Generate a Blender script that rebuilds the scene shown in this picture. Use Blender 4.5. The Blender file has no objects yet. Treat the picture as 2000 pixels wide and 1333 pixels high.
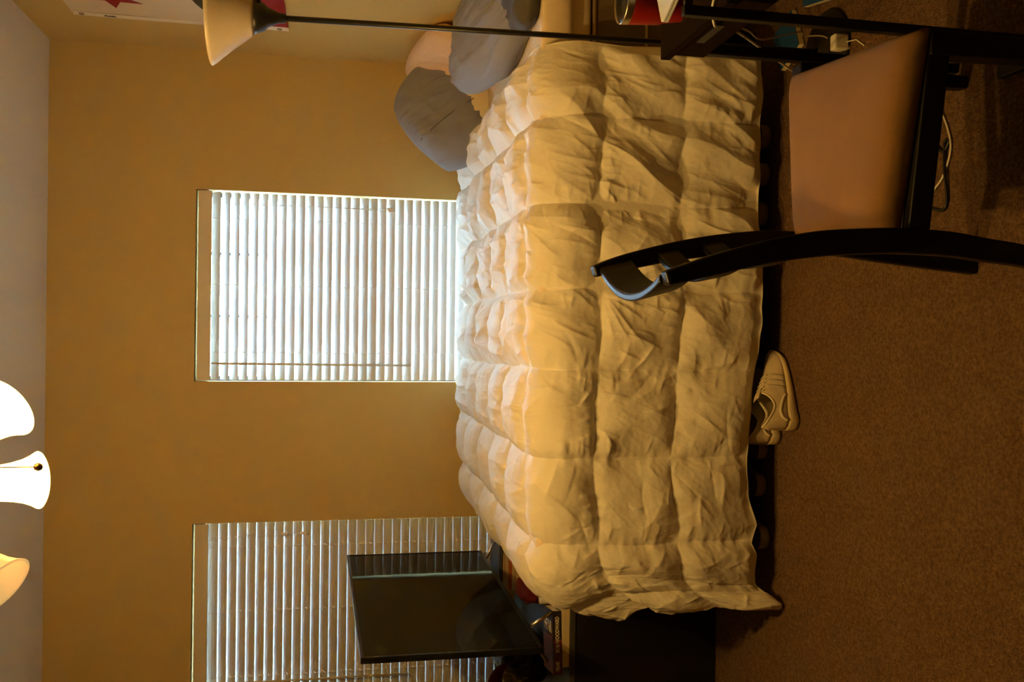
import bpy, bmesh, math, random
import numpy as np
from mathutils import Vector, Matrix, Quaternion

random.seed(7)
sc = bpy.context.scene
col = sc.collection

# ---------------------------------------------------------------- camera
EYE = 1.465
PITCH, ROLL, FPX = 0.1947, 0.012, 1750.0
cp, sp = math.cos(PITCH), math.sin(PITCH)
fwd = Vector((0, cp, -sp)); right = Vector((1, 0, 0)); down = fwd.cross(right)
ru = right * math.cos(ROLL) - down * math.sin(ROLL)
rv = right * math.sin(ROLL) + down * math.cos(ROLL)
cam_data = bpy.data.cameras.new('camera')
cam = bpy.data.objects.new('camera', cam_data)
col.objects.link(cam)
M = Matrix((rv, ru, -fwd)).transposed().to_4x4()      # the camera is turned on its side, as the photo was
M.translation = (0, 0, EYE)
cam.matrix_world = M
cam_data.sensor_width = 36.0
cam_data.lens = FPX / 2000 * 36.0
cam_data.clip_start = 0.05
sc.camera = cam

# ---------------------------------------------------------------- sky and exposure
world = bpy.data.worlds.new('overcast_sky'); sc.world = world
world.use_nodes = True
bg = world.node_tree.nodes['Background']
bg.inputs['Color'].default_value = (0.56, 0.77, 1.0, 1)
bg.inputs['Strength'].default_value = 54.0
sc.view_settings.view_transform = 'Standard'
sc.view_settings.look = 'None'
sc.view_settings.exposure = 0.0
sc.view_settings.gamma = 1.0
sc.view_settings.use_curve_mapping = False
BULB_W = 32.0
BULB_COL = (1.0, 0.57, 0.13)
SHADE_GLOW = 5.0
sc.cycles.sample_clamp_indirect = 25.0
sc.cycles.diffuse_bounces = 6

# ---------------------------------------------------------------- materials
def material(name, color, rough=0.7, metal=0.0, spec=0.4, noise=None, bump=None, sheen=0.0, coat=0.0):
    """noise: (scale, second colour, detail, sharpness); bump: (scale, strength, distance)"""
    m = bpy.data.materials.new(name); m.use_nodes = True
    nt = m.node_tree; b = nt.nodes['Principled BSDF']
    b.inputs['Base Color'].default_value = (*color, 1)
    b.inputs['Roughness'].default_value = rough
    b.inputs['Metallic'].default_value = metal
    b.inputs['Specular IOR Level'].default_value = spec
    b.inputs['Sheen Weight'].default_value = sheen
    b.inputs['Coat Weight'].default_value = coat
    tc = nt.nodes.new('ShaderNodeTexCoord')
    if noise:
        n = nt.nodes.new('ShaderNodeTexNoise'); n.inputs['Scale'].default_value = noise[0]
        n.inputs['Detail'].default_value = noise[2] if len(noise) > 2 else 3
        r = nt.nodes.new('ShaderNodeValToRGB')
        w = noise[3] if len(noise) > 3 else 0.2
        r.color_ramp.elements[0].position = 0.5 - w; r.color_ramp.elements[1].position = 0.5 + w
        r.color_ramp.elements[0].color = (*noise[1], 1); r.color_ramp.elements[1].color = (*color, 1)
        nt.links.new(tc.outputs['Object'], n.inputs['Vector'])
        nt.links.new(n.outputs['Fac'], r.inputs['Fac'])
        nt.links.new(r.outputs['Color'], b.inputs['Base Color'])
    if bump:
        n2 = nt.nodes.new('ShaderNodeTexNoise'); n2.inputs['Scale'].default_value = bump[0]
        n2.inputs['Detail'].default_value = 4
        bp = nt.nodes.new('ShaderNodeBump'); bp.inputs['Strength'].default_value = bump[1]
        bp.inputs['Distance'].default_value = bump[2]
        nt.links.new(tc.outputs['Object'], n2.inputs['Vector'])
        nt.links.new(n2.outputs['Fac'], bp.inputs['Height'])
        nt.links.new(bp.outputs['Normal'], b.inputs['Normal'])
    return m

def translucent_material(name, color, trans_color, mix, rough=0.5, emit=None):
    m = bpy.data.materials.new(name); m.use_nodes = True
    nt = m.node_tree; b = nt.nodes['Principled BSDF']; out = nt.nodes['Material Output']
    b.inputs['Base Color'].default_value = (*color, 1); b.inputs['Roughness'].default_value = rough
    t = nt.nodes.new('ShaderNodeBsdfTranslucent'); t.inputs['Color'].default_value = (*trans_color, 1)
    mx = nt.nodes.new('ShaderNodeMixShader'); mx.inputs['Fac'].default_value = mix
    nt.links.new(b.outputs['BSDF'], mx.inputs[1]); nt.links.new(t.outputs['BSDF'], mx.inputs[2])
    if emit:
        b.inputs['Emission Color'].default_value = (*emit[0], 1)
        b.inputs['Emission Strength'].default_value = emit[1]
    nt.links.new(mx.outputs['Shader'], out.inputs['Surface'])
    return m

def glass_material(name):
    m = bpy.data.materials.new(name); m.use_nodes = True
    nt = m.node_tree; out = nt.nodes['Material Output']; nt.nodes.remove(nt.nodes['Principled BSDF'])
    tr = nt.nodes.new('ShaderNodeBsdfTransparent'); tr.inputs['Color'].default_value = (0.93, 0.97, 0.96, 1)
    gl = nt.nodes.new('ShaderNodeBsdfGlossy'); gl.inputs['Roughness'].default_value = 0.02
    fr = nt.nodes.new('ShaderNodeFresnel'); fr.inputs['IOR'].default_value = 1.45
    mx = nt.nodes.new('ShaderNodeMixShader')
    nt.links.new(fr.outputs['Fac'], mx.inputs['Fac'])
    nt.links.new(tr.outputs['BSDF'], mx.inputs[1]); nt.links.new(gl.outputs['BSDF'], mx.inputs[2])
    nt.links.new(mx.outputs['Shader'], out.inputs['Surface'])
    return m

MAT = {}
MAT['wall'] = material('beige_wall_paint', (0.60, 0.445, 0.165), 0.75, spec=0.25, bump=(95, 0.35, 0.004))
MAT['ceiling'] = material('ceiling_paint', (0.74, 0.72, 0.68), 0.85, spec=0.2, bump=(120, 0.25, 0.003))
MAT['return'] = material('window_return_paint', (0.72, 0.68, 0.58), 0.7, spec=0.25)
MAT['trim'] = material('trim_paint', (0.75, 0.73, 0.68), 0.5)
MAT['bronze'] = material('window_frame_dark', (0.05, 0.06, 0.08), 0.5)
MAT['glass'] = glass_material('window_glass')
MAT['slat'] = translucent_material('blind_slat_vinyl', (0.66, 0.67, 0.66), (0.80, 0.80, 0.78), 0.012, 0.45)
MAT['cord'] = material('blind_cord', (0.78, 0.76, 0.70), 0.8)
MAT['valance'] = material('blind_valance', (0.74, 0.66, 0.50), 0.5)
MAT['comforter'] = material('comforter_cotton', (0.80, 0.77, 0.70), 0.7, spec=0.3, sheen=0.1, bump=(38, 0.35, 0.005))
MAT['hem'] = material('comforter_hem', (0.62, 0.56, 0.45), 0.85)
MAT['sheet'] = material('fitted_sheet', (0.80, 0.68, 0.52), 0.8, bump=(30, 0.3, 0.006))
MAT['boxspring'] = material('box_spring_fabric', (0.16, 0.115, 0.075), 0.9, bump=(300, 0.3, 0.002))
MAT['piping'] = material('box_spring_piping', (0.42, 0.32, 0.22), 0.8)
MAT['grey'] = material('grey_pillowcase', (0.235, 0.235, 0.28), 0.85, sheen=0.1, bump=(45, 0.3, 0.004))
MAT['greydark'] = material('opening_shade_and_seam', (0.085, 0.08, 0.085), 0.9, bump=(45, 0.5, 0.006))  # dark tone for the shaded pillow opening, also used on the stitched seam
MAT['peach'] = material('peach_pillowcase', (0.80, 0.58, 0.42), 0.8, sheen=0.15, bump=(40, 0.6, 0.006))
MAT['cream'] = material('cream_pillow_ticking', (0.78, 0.66, 0.42), 0.85, bump=(50, 0.4, 0.004))
MAT['brown'] = material('brown_blanket', (0.17, 0.105, 0.06), 0.95, bump=(60, 0.5, 0.006))
MAT['carpet'] = material('carpet_pile', (0.255, 0.158, 0.088), 0.98, spec=0.05, noise=(120, (0.115, 0.066, 0.034), 8, 0.22), bump=(210, 1.0, 0.012))
MAT['blackwood'] = material('black_stained_wood', (0.006, 0.005, 0.004), 0.4, spec=0.25)
MAT['blackpaint'] = material('black_metal_paint', (0.008, 0.007, 0.007), 0.4, spec=0.4)
MAT['dresser'] = material('black_laminate', (0.010, 0.008, 0.007), 0.55, spec=0.25)
MAT['dressertop'] = material('dresser_top_laminate', (0.055, 0.05, 0.045), 0.45)
MAT['desk'] = material('dark_brown_laminate', (0.014, 0.009, 0.006), 0.7, spec=0.0, noise=(9, (0.015, 0.009, 0.006), 4))
MAT['seat'] = material('tan_microfibre', (0.25, 0.14, 0.055), 0.95, spec=0.1, sheen=0.05, noise=(7, (0.215, 0.118, 0.044), 3), bump=(400, 0.25, 0.001))
MAT['lampshade'] = translucent_material('frosted_lamp_shade', (0.60, 0.54, 0.50), (0.7, 0.62, 0.55), 0.12, 0.35)
MAT['flagwhite'] = material('flag_white_cotton', (0.72, 0.62, 0.50), 0.85, bump=(30, 0.25, 0.01))
MAT['flagband'] = material('flag_heading_canvas', (0.82, 0.76, 0.65), 0.85)
MAT['flagred'] = material('flag_red_cotton', (0.27, 0.010, 0.010), 0.85)
MAT['flaggreen'] = material('flag_green_print', (0.075, 0.085, 0.06), 0.85)
MAT['flagbrown'] = material('flag_brown_print', (0.16, 0.075, 0.04), 0.85)
MAT['brass'] = material('brass_grommet', (0.20, 0.14, 0.07), 0.4, metal=1.0)
MAT['ink'] = material('black_ink', (0.015, 0.013, 0.012), 0.8)
MAT['screen'] = material('television_screen', (0.008, 0.007, 0.006), 0.05, spec=0.07)
MAT['bezel'] = material('television_bezel', (0.006, 0.006, 0.006), 0.3)
MAT['chrome'] = material('brushed_aluminium', (0.75, 0.70, 0.62), 0.28, metal=1.0)
MAT['steel'] = material('stainless_steel', (0.55, 0.50, 0.42), 0.3, metal=1.0)
MAT['redcup'] = material('red_powder_coat', (0.30, 0.008, 0.006), 0.42, spec=0.4)
MAT['silver'] = material('silver_laptop_lid', (0.62, 0.68, 0.80), 0.4, metal=0.0)  # bluish cast of the window light is put into this base colour
MAT['blackplastic'] = material('black_plastic', (0.012, 0.012, 0.012), 0.35)
MAT['plasticbag'] = material('black_plastic_bag', (0.014, 0.015, 0.017), 0.22, spec=0.5, bump=(25, 0.8, 0.02))
MAT['redcloth'] = material('dark_red_cloth', (0.11, 0.006, 0.008), 0.95, bump=(70, 0.8, 0.006))
MAT['pages'] = material('book_pages', (0.76, 0.66, 0.45), 0.85)
MAT['covercream'] = material('cream_book_cover', (0.60, 0.50, 0.32), 0.7)
MAT['coverblack'] = material('black_book_jacket', (0.018, 0.012, 0.012), 0.4)
MAT['coverred'] = material('red_book_print', (0.26, 0.022, 0.018), 0.4, noise=(18, (0.10, 0.035, 0.04), 3))
MAT['letter'] = material('cream_lettering', (0.74, 0.66, 0.52), 0.6)
MAT['cardboard'] = material('tan_cardboard', (0.62, 0.44, 0.25), 0.85)
MAT['orange'] = material('orange_print', (0.62, 0.13, 0.03), 0.7)
MAT['charcoalbox'] = material('charcoal_box', (0.07, 0.07, 0.075), 0.5)
MAT['white'] = material('white_plastic', (0.78, 0.76, 0.70), 0.45)
MAT['leather'] = material('white_leather', (0.66, 0.58, 0.44), 0.55, noise=(14, (0.56, 0.47, 0.33), 3), bump=(160, 0.2, 0.001))
MAT['sole'] = material('cream_foam_sole', (0.70, 0.58, 0.36), 0.7, bump=(220, 0.5, 0.002))
MAT['lining'] = material('shoe_lining', (0.22, 0.18, 0.13), 0.95)
MAT['cage'] = material('white_rubber_cage', (0.74, 0.66, 0.50), 0.4)
MAT['outsole'] = material('black_rubber', (0.02, 0.018, 0.016), 0.8)
MAT['stripe'] = material('shoe_stripe', (0.50, 0.44, 0.34), 0.6)
MAT['darkshoe'] = material('dark_shoe_fabric', (0.03, 0.025, 0.022), 0.9)
MAT['darksole'] = material('grey_rubber_sole', (0.34, 0.28, 0.21), 0.8)
MAT['blue'] = material('blue_card', (0.012, 0.06, 0.20), 0.5)
MAT['fanmetal'] = material('fan_bronze', (0.06, 0.04, 0.03), 0.4, metal=0.6)
MAT['fanblade'] = material('fan_blade_wood', (0.20, 0.12, 0.06), 0.5)
MAT['shadelit'] = translucent_material('lit_alabaster_glass', (0.85, 0.78, 0.62), (0.9, 0.75, 0.5), 0.4, 0.3, emit=((1.0, 0.72, 0.32), SHADE_GLOW))
MAT['shadeglow'] = translucent_material('added_glow_alabaster', (0.85, 0.74, 0.55), (0.9, 0.75, 0.5), 0.45, 0.3, emit=((1.0, 0.72, 0.30), 0.5))  # unlit shade: weak emission added for the glow it takes from its neighbours
MAT['bulblit'] = material('lit_bulb', (0.9, 0.85, 0.7), 0.4)
_b = MAT['bulblit'].node_tree.nodes['Principled BSDF']
_b.inputs['Emission Color'].default_value = (1.0, 0.72, 0.34, 1); _b.inputs['Emission Strength'].default_value = 14.0
MAT['bulboff'] = material('unlit_bulb', (0.85, 0.82, 0.75), 0.3)
MAT['ground'] = material('concrete_ground', (0.42, 0.42, 0.40), 0.9)

# ---------------------------------------------------------------- object helpers
def link(name, me, mat, parent=None, smooth=False, origin=(0, 0, 0), bevel=0.0, seg=2):
    """mesh given in world coordinates; its origin is put at the parent's location or at `origin`"""
    o = bpy.data.objects.new(name, me); col.objects.link(o)
    ref = Vector(parent['_base']) if parent is not None else Vector(origin)
    me.transform(Matrix.Translation(-ref))
    if parent is not None:
        o.parent = parent
        gp = parent.parent
        o['_base'] = tuple(ref)
    else:
        o.location = ref; o['_base'] = tuple(ref)
    if mat is not None: me.materials.append(MAT[mat] if isinstance(mat, str) else mat)
    if smooth:
        me.polygons.foreach_set('use_smooth', [True] * len(me.polygons))
    if bevel > 0:
        md = o.modifiers.new('bevel', 'BEVEL'); md.width = bevel; md.segments = seg; md.limit_method = 'ANGLE'
        md.angle_limit = 0.6
    return o

def pyd(verts, faces, name='mesh'):
    me = bpy.data.meshes.new(name); me.from_pydata([tuple(v) for v in verts], [], faces); me.update(); return me

def thing(name, loc, label, cat, group=None):
    o = bpy.data.objects.new(name, None); col.objects.link(o)
    o.empty_display_size = 0.1; o.location = loc; o['_base'] = tuple(loc)
    tag(o, label, cat, group); return o

def tag(o, label=None, cat=None, group=None, kind=None):
    if label: o['label'] = label
    if cat: o['category'] = cat
    if group: o['group'] = group
    if kind: o['kind'] = kind
    return o

def box_data(lo, hi, rot=None, pivot=None):
    x0, y0, z0 = lo; x1, y1, z1 = hi
    v = [Vector(p) for p in ((x0, y0, z0), (x1, y0, z0), (x1, y1, z0), (x0, y1, z0), (x0, y0, z1), (x1, y0, z1), (x1, y1, z1), (x0, y1, z1))]
    if rot is not None:
        pv = Vector(pivot); v = [pv + rot @ (p - pv) for p in v]
    f = [(0, 3, 2, 1), (4, 5, 6, 7), (0, 1, 5, 4), (1, 2, 6, 5), (2, 3, 7, 6), (3, 0, 4, 7)]
    return v, f

def box(name, lo, hi, mat, parent=None, bevel=0.003, rot=None, pivot=None, origin=None):
    v, f = box_data(lo, hi, rot, pivot)
    if origin is None: origin = ((lo[0] + hi[0]) / 2, (lo[1] + hi[1]) / 2, lo[2])
    return link(name, pyd(v, f), mat, parent, origin=origin, bevel=bevel)

def merge(parts):
    V, F = [], []
    for v, f in parts:
        n = len(V); V += list(v); F += [tuple(i + n for i in q) for q in f]
    return V, F

def boxes(name, lst, mat, parent=None, bevel=0.002, origin=(0, 0, 0)):
    v, f = merge([box_data(a, b) for a, b in lst])
    return link(name, pyd(v, f), mat, parent, origin=origin, bevel=bevel)

def catmull(pts, n):
    P = [Vector(p) for p in pts]
    P = [2 * P[0] - P[1]] + P + [2 * P[-1] - P[-2]]
    out = []
    for i in range(1, len(P) - 2):
        for k in range(n):
            t = k / n
            a, b, c, d = P[i - 1], P[i], P[i + 1], P[i + 2]
            out.append(0.5 * ((2 * b) + (c - a) * t + (2 * a - 5 * b + 4 * c - d) * t * t + (3 * b - a - 3 * c + d) * t ** 3))
    out.append(P[-2]); return out

def tube_data(pts, r, seg=10, cap=True):
    pts = [Vector(p) for p in pts]; n = len(pts)
    rad = r if isinstance(r, (list, tuple)) else [r] * n
    V, F = [], []
    t0 = (pts[1] - pts[0]).normalized()
    u = t0.orthogonal().normalized()
    for i, p in enumerate(pts):
        t = (pts[min(i + 1, n - 1)] - pts[max(i - 1, 0)]).normalized()
        u = (u - t * u.dot(t)).normalized(); w = t.cross(u)
        for k in range(seg):
            a = 2 * math.pi * k / seg
            V.append(p + (u * math.cos(a) + w * math.sin(a)) * rad[i])
    for i in range(n - 1):
        for k in range(seg):
            a, b = i * seg + k, i * seg + (k + 1) % seg
            F.append((a, b, b + seg, a + seg))
    if cap:
        F.append(tuple(range(seg - 1, -1, -1))); F.append(tuple((n - 1) * seg + k for k in range(seg)))
    return V, F

def tube(name, pts, r, mat, parent=None, seg=10, origin=None, smooth=True):
    v, f = tube_data(pts, r, seg)
    return link(name, pyd(v, f), mat, parent, smooth=smooth, origin=origin or tuple(pts[0]))

def lathe_data(profile, origin=(0, 0, 0), axis=(0, 0, 1), seg=32, cap0=False, cap1=False):
    """profile of (radius, distance along the axis)"""
    q = Vector((0, 0, 1)).rotation_difference(Vector(axis).normalized())
    o = Vector(origin); V, F = [], []
    for r, z in profile:
        for k in range(seg):
            a = 2 * math.pi * k / seg
            V.append(o + q @ Vector((r * math.cos(a), r * math.sin(a), z)))
    for i in range(len(profile) - 1):
        for k in range(seg):
            a, b = i * seg + k, i * seg + (k + 1) % seg
            F.append((a, b, b + seg, a + seg))
    if cap0: F.append(tuple(range(seg - 1, -1, -1)))
    if cap1: F.append(tuple((len(profile) - 1) * seg + k for k in range(seg)))
    return V, F

def lathe(name, profile, mat, parent=None, origin=(0, 0, 0), axis=(0, 0, 1), seg=32, cap0=False, cap1=False, solid=0.0, smooth=True):
    v, f = lathe_data(profile, origin, axis, seg, cap0, cap1)
    o = link(name, pyd(v, f), mat, parent, smooth=smooth, origin=origin)
    if solid:
        md = o.modifiers.new('solid', 'SOLIDIFY'); md.thickness = solid; md.offset = 0
    return o

def rect_sweep(name, pts, wid, thick, mat, parent=None, side=(0, 1, 0), bevel=0.006, origin=None):
    """rectangular bar along pts: wid across `side`, thick in the plane of the path; both may be lists"""
    pts = [Vector(p) for p in pts]; n = len(pts)
    wid = wid if isinstance(wid, (list, tuple)) else [wid] * n
    thick = thick if isinstance(thick, (list, tuple)) else [thick] * n
    V, F = [], []; s0 = Vector(side)
    for i, p in enumerate(pts):
        t = (pts[min(i + 1, n - 1)] - pts[max(i - 1, 0)]).normalized()
        s = (s0 - t * s0.dot(t)).normalized(); nn = t.cross(s)
        for a, b in ((-1, -1), (1, -1), (1, 1), (-1, 1)):
            V.append(p + s * a * wid[i] / 2 + nn * b * thick[i] / 2)
    for i in range(n - 1):
        for k in range(4):
            a, b = i * 4 + k, i * 4 + (k + 1) % 4
            F.append((a, b, b + 4, a + 4))
    F.append((3, 2, 1, 0)); F.append(tuple((n - 1) * 4 + k for k in range(4)))
    o = link(name, pyd(V, F), mat, parent, origin=origin or tuple(pts[0]), bevel=bevel, seg=3, smooth=True)
    for p in o.data.polygons: p.use_smooth = True
    o.modifiers.new('wn', 'WEIGHTED_NORMAL').keep_sharp = False
    return o

def text(name, body, size, mat, parent, frame, depth=0.0006, bold=0.0, sx=1.0):
    """flat lettering; frame = 4x4 matrix, letters run along its x and stand along its y"""
    cu = bpy.data.curves.new(name, 'FONT'); cu.body = body; cu.size = size; cu.extrude = depth / 2; cu.offset = bold
    cu.align_x = 'CENTER'; cu.align_y = 'CENTER'; cu.resolution_u = 3
    t = bpy.data.objects.new(name, cu); col.objects.link(t)
    dg = bpy.context.evaluated_depsgraph_get(); dg.update()
    me = bpy.data.meshes.new_from_object(t.evaluated_get(dg))
    bpy.data.objects.remove(t); bpy.data.curves.remove(cu)
    me.transform(frame @ Matrix.Diagonal((sx, 1, 1, 1)))
    me.materials.clear()
    return link(name, me, mat, parent)

def frame(o, x, y):
    x = Vector(x).normalized(); y = Vector(y); y = (y - x * y.dot(x)).normalized(); z = x.cross(y)
    m = Matrix((x, y, z)).transposed().to_4x4(); m.translation = o; return m

# ---------------------------------------------------------------- noise
_rng = np.random.default_rng(11)
_perm = _rng.permutation(256); _perm = np.concatenate([_perm, _perm])
_ang = _rng.uniform(0, 2 * np.pi, 256); _gx, _gy = np.cos(_ang), np.sin(_ang)
def perlin(x, y, seed=0):
    x = np.asarray(x) + seed * 17.31; y = np.asarray(y) + seed * 9.77
    xi, yi = np.floor(x).astype(int), np.floor(y).astype(int)
    xf, yf = x - xi, y - yi
    u = xf ** 3 * (xf * (xf * 6 - 15) + 10); v = yf ** 3 * (yf * (yf * 6 - 15) + 10)
    def g(a, b):
        h = _perm[_perm[(xi + a) & 255] + ((yi + b) & 255)]
        return _gx[h] * (xf - a) + _gy[h] * (yf - b)
    return ((g(0, 0) * (1 - u) + g(1, 0) * u) * (1 - v) + (g(0, 1) * (1 - u) + g(1, 1) * u) * v) * 1.4
def fbm(x, y, seed=0, octv=3):
    s = 0; a = 1
    for i in range(octv):
        s = s + a * perlin(x * 2 ** i, y * 2 ** i, seed + i); a *= 0.5
    return s
def ridge(x, y, seed=0, p=1.6):
    return (1 - np.clip(np.abs(perlin(x, y, seed)) * 1.7, 0, 1)) ** p

def grid_faces(nu, nv, base=0, flip=False):
    i = np.arange(nu - 1)[:, None]; j = np.arange(nv - 1)[None, :]
    a = base + i * nv + j; b = a + nv
    q = np.stack([a, a + 1, b + 1, b] if flip else [a, b, b + 1, a + 1], -1).reshape(-1, 4)
    return q
def np_mesh(V, Q):
    me = bpy.data.meshes.new('grid')
    V = np.asarray(V, dtype=np.float32).reshape(-1, 3); Q = np.asarray(Q, dtype=np.int32)
    me.vertices.add(len(V)); me.vertices.foreach_set('co', V.ravel())
    me.loops.add(Q.size); me.loops.foreach_set('vertex_index', Q.ravel())
    me.polygons.add(len(Q)); me.polygons.foreach_set('loop_start', np.arange(0, Q.size, 4, dtype=np.int32))
    me.polygons.foreach_set('loop_total', np.full(len(Q), 4, dtype=np.int32))
    me.update(calc_edges=True); me.validate(); return me

# ================================================================= ROOM SHELL
XL, XR, YF, YB, H = -3.4, 1.331, -2.6, 4.353, 2.74
WT = 0.16
W1 = (-0.205, 0.687, 0.62, 2.105)      # window opening: x0, x1, z0, z1
W2 = (-1.757, -0.865, 0.62, 2.105)

tag(box('floor', (XL, YF, -0.08), (XR, YB, 0), 'carpet', bevel=0), kind='structure')
tag(box('ceiling', (XL - WT, YF - WT, H), (XR + WT, YB + WT, H + 0.1), 'ceiling', bevel=0), kind='structure')
tag(box('wall_right', (XR, YF - WT, -0.08), (XR + WT, YB + WT, H), 'wall', bevel=0), kind='structure')
tag(box('wall_left', (XL - WT, YF - WT, -0.08), (XL, YB + WT, H), 'wall', bevel=0), kind='structure')
tag(box('wall_front', (XL, YF - WT, -0.08), (XR, YF, H), 'wall', bevel=0), kind='structure')
# back wall with two openings, one welded mesh
xs = [XL, W2[0], W2[1], W1[0], W1[1], XR]; zs = [-0.08, 0.62, 2.105, H]
vv, ff = [], []; idx = {}
def bv(x, y, z):
    k = (round(x, 4), round(y, 4), round(z, 4))
    if k not in idx: idx[k] = len(vv); vv.append(k)
    return idx[k]
for i in range(5):
    for j in range(3):
        hole = (j == 1 and i in (1, 3))
        x0, x1, z0, z1 = xs[i], xs[i + 1], zs[j], zs[j + 1]
        if not hole:
            ff.append((bv(x0, YB, z0), bv(x1, YB, z0), bv(x1, YB, z1), bv(x0, YB, z1)))
            ff.append((bv(x0, YB + WT, z0), bv(x0, YB + WT, z1), bv(x1, YB + WT, z1), bv(x1, YB + WT, z0)))
        else:
            for (a, b, c, d) in ((x0, z0, x0, z1), (x0, z1, x1, z1), (x1, z1, x1, z0), (x1, z0, x0, z0)):
                ff.append((bv(a, YB, b), bv(a, YB + WT, b), bv(c, YB + WT, d), bv(c, YB, d)))
tag(link('wall_back', pyd(vv, ff), 'wall'), kind='structure')
def bb(name, lo, hi): tag(box(name, lo, hi, 'trim', bevel=0.004), kind='structure')
bb('baseboard_back', (XL, YB - 0.014, 0), (XR - 0.014, YB, 0.085))
bb('baseboard_right', (XR - 0.014, YF, 0), (XR, YB, 0.085))
bb('baseboard_left', (XL, YF, 0), (XL + 0.014, YB - 0.014, 0.085))
tag(box('ground_outside', (-9, YB + WT + 0.02, -0.6), (9, YB + 14, -0.4), 'ground', bevel=0), kind='structure')  # unseen concrete ground outside, keeps sky light from coming up from below

def window(name, w):
    x0, x1, z0, z1 = w; ya, yb = YB + 0.095, YB + 0.135
    root = bpy.data.objects.new(name, None); col.objects.link(root); root.location = (x0, ya, z0); root['_base'] = (x0, ya, z0)
    tag(root, kind='structure')
    f = 0.022
    boxes('frame', [((x0, ya, z0), (x0 + f, yb, z1)), ((x1 - f, ya, z0), (x1, yb, z1)), ((x0 + f, ya, z0), (x1 - f, yb, z0 + f)),
                    ((x0 + f, ya, z1 - f), (x1 - f, yb, z1)), ((x0 + f, ya - 0.004, 1.33), (x1 - f, yb + 0.004, 1.365))], 'bronze', root)
    for t in (1 / 3, 2 / 3):
        xm = x0 + 0.01 + (x1 - x0) * t
        for (a, b) in ((z0 + f, 1.33), (1.365, z1 - f)):
            box('muntin', (xm - 0.007, ya + 0.006, a), (xm + 0.007, yb - 0.006, b), 'bronze', root, bevel=0.001)
    for (a, b) in ((z0 + f, 1.33), (1.365, z1 - f)):
        box('pane', (x0 + f, ya + 0.018, a), (x1 - f, ya + 0.022, b), 'glass', root, bevel=0)
    box('window_sill', (x0 + 0.002, YB + 0.002, z0 - 0.02 + 0.021), (x1 - 0.002, ya - 0.001, z0 + 0.012), 'trim', root, bevel=0.002)
window('window_1', W1)
window('window_2', W2)

# ================================================================= BLINDS
def slat_mesh(length):
    w, th, crown = 0.0505, 0.0026, 0.0035
    V, F = [], []
    n = 5
    for s in (0, 1):
        x = -length / 2 + s * length
        for k in range(n):
            t = k / (n - 1); y = (t - 0.5) * w; z = crown * (1 - (2 * t - 1) ** 2)
            V.append((x, y, z + th / 2))
        for k in range(n - 1, -1, -1):
            t = k / (n - 1); y = (t - 0.5) * w; z = crown * (1 - (2 * t - 1) ** 2)
            V.append((x, y, z - th / 2))
    m = 2 * n
    for k in range(m):
        F.append((k, m + k, m + (k + 1) % m, (k + 1) % m))
    F.append(tuple(range(m))); F.append(tuple(range(2 * m - 1, m - 1, -1)))
    me = pyd(V, F); me.materials.append(MAT['slat'])
    return me

def blind(w, label, tilt0, tilt1, ladders, cord_x, tassels, wand_x, wand_end):
    x0, x1, z0, z1 = w; xc = (x0 + x1) / 2; ys = YB + 0.034
    root = thing('window_blind', (xc, ys, z0 + 0.02), label, 'window blind')
    base = Vector(root['_base'])
    box('valance', (x0 + 0.004, YB + 0.001, 2.034), (x1 - 0.004, YB + 0.010, 2.094), 'valance', root, bevel=0.003)
    box('headrail', (x0 + 0.006, YB + 0.014, 2.048), (x1 - 0.006, YB + 0.062, 2.096), 'slat', root, bevel=0.002)
    sm = slat_mesh(x1 - x0 - 0.012)
    n = 34; pitch = 0.0425; ztop = 2.017
    for i in range(n):
        z = ztop - i * pitch
        if z < z0 + 0.035: break
        t = min(1.0, max(0.0, (2.017 - z) / 0.75))
        o = bpy.data.objects.new('slat', sm); col.objects.link(o); o.parent = root
        o.location = Vector((xc, ys, z)) - base
        o.rotation_euler = (math.radians(tilt0 + (tilt1 - tilt0) * t + random.uniform(-0.7, 0.7)), 0, random.uniform(-0.0006, 0.0006))
    zb = z
    box('bottom_rail', (x0 + 0.006, ys - 0.022, z0 + 0.014), (x1 - 0.006, ys + 0.022, z0 + 0.03), 'slat', root, bevel=0.003)
    for lx in ladders:
        v, f = tube_data([(lx, YB + 0.0075, 2.04), (lx, YB + 0.0075, z0 + 0.03)], 0.0011, 5)
        parts = [(v, f)]
        for i in range(n):
            z = ztop - i * pitch
            if z < z0 + 0.06: break
            parts.append(tube_data([(lx - 0.0005, YB + 0.0075, z - 0.012), (lx + 0.003, YB + 0.022, z - 0.003)], 0.0018, 4))
        V, F = merge(parts)
        link('ladder_cord', pyd(V, F), 'cord', root)
    V, F = merge([tube_data(c, 0.0011, 5) for c in cord_x])
    link('lift_cord', pyd(V, F), 'cord', root, smooth=True)
    for (tx, ty, tz, ax) in tassels:
        lathe('tassel', [(0.0035, 0.017), (0.0052, 0.012), (0.0075, -0.010), (0.008, -0.016), (0.004, -0.017)], 'cord', root, origin=(tx, ty, tz), axis=ax, seg=12, cap0=True, cap1=True)
    tube('tilt_wand', [(wand_x, YB + 0.004, 2.03), (wand_x - 0.001, YB - 0.006, 1.99), (wand_x - 0.004, YB - 0.010, wand_end)], 0.0052, 'valance', root, seg=8)
    return root

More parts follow.
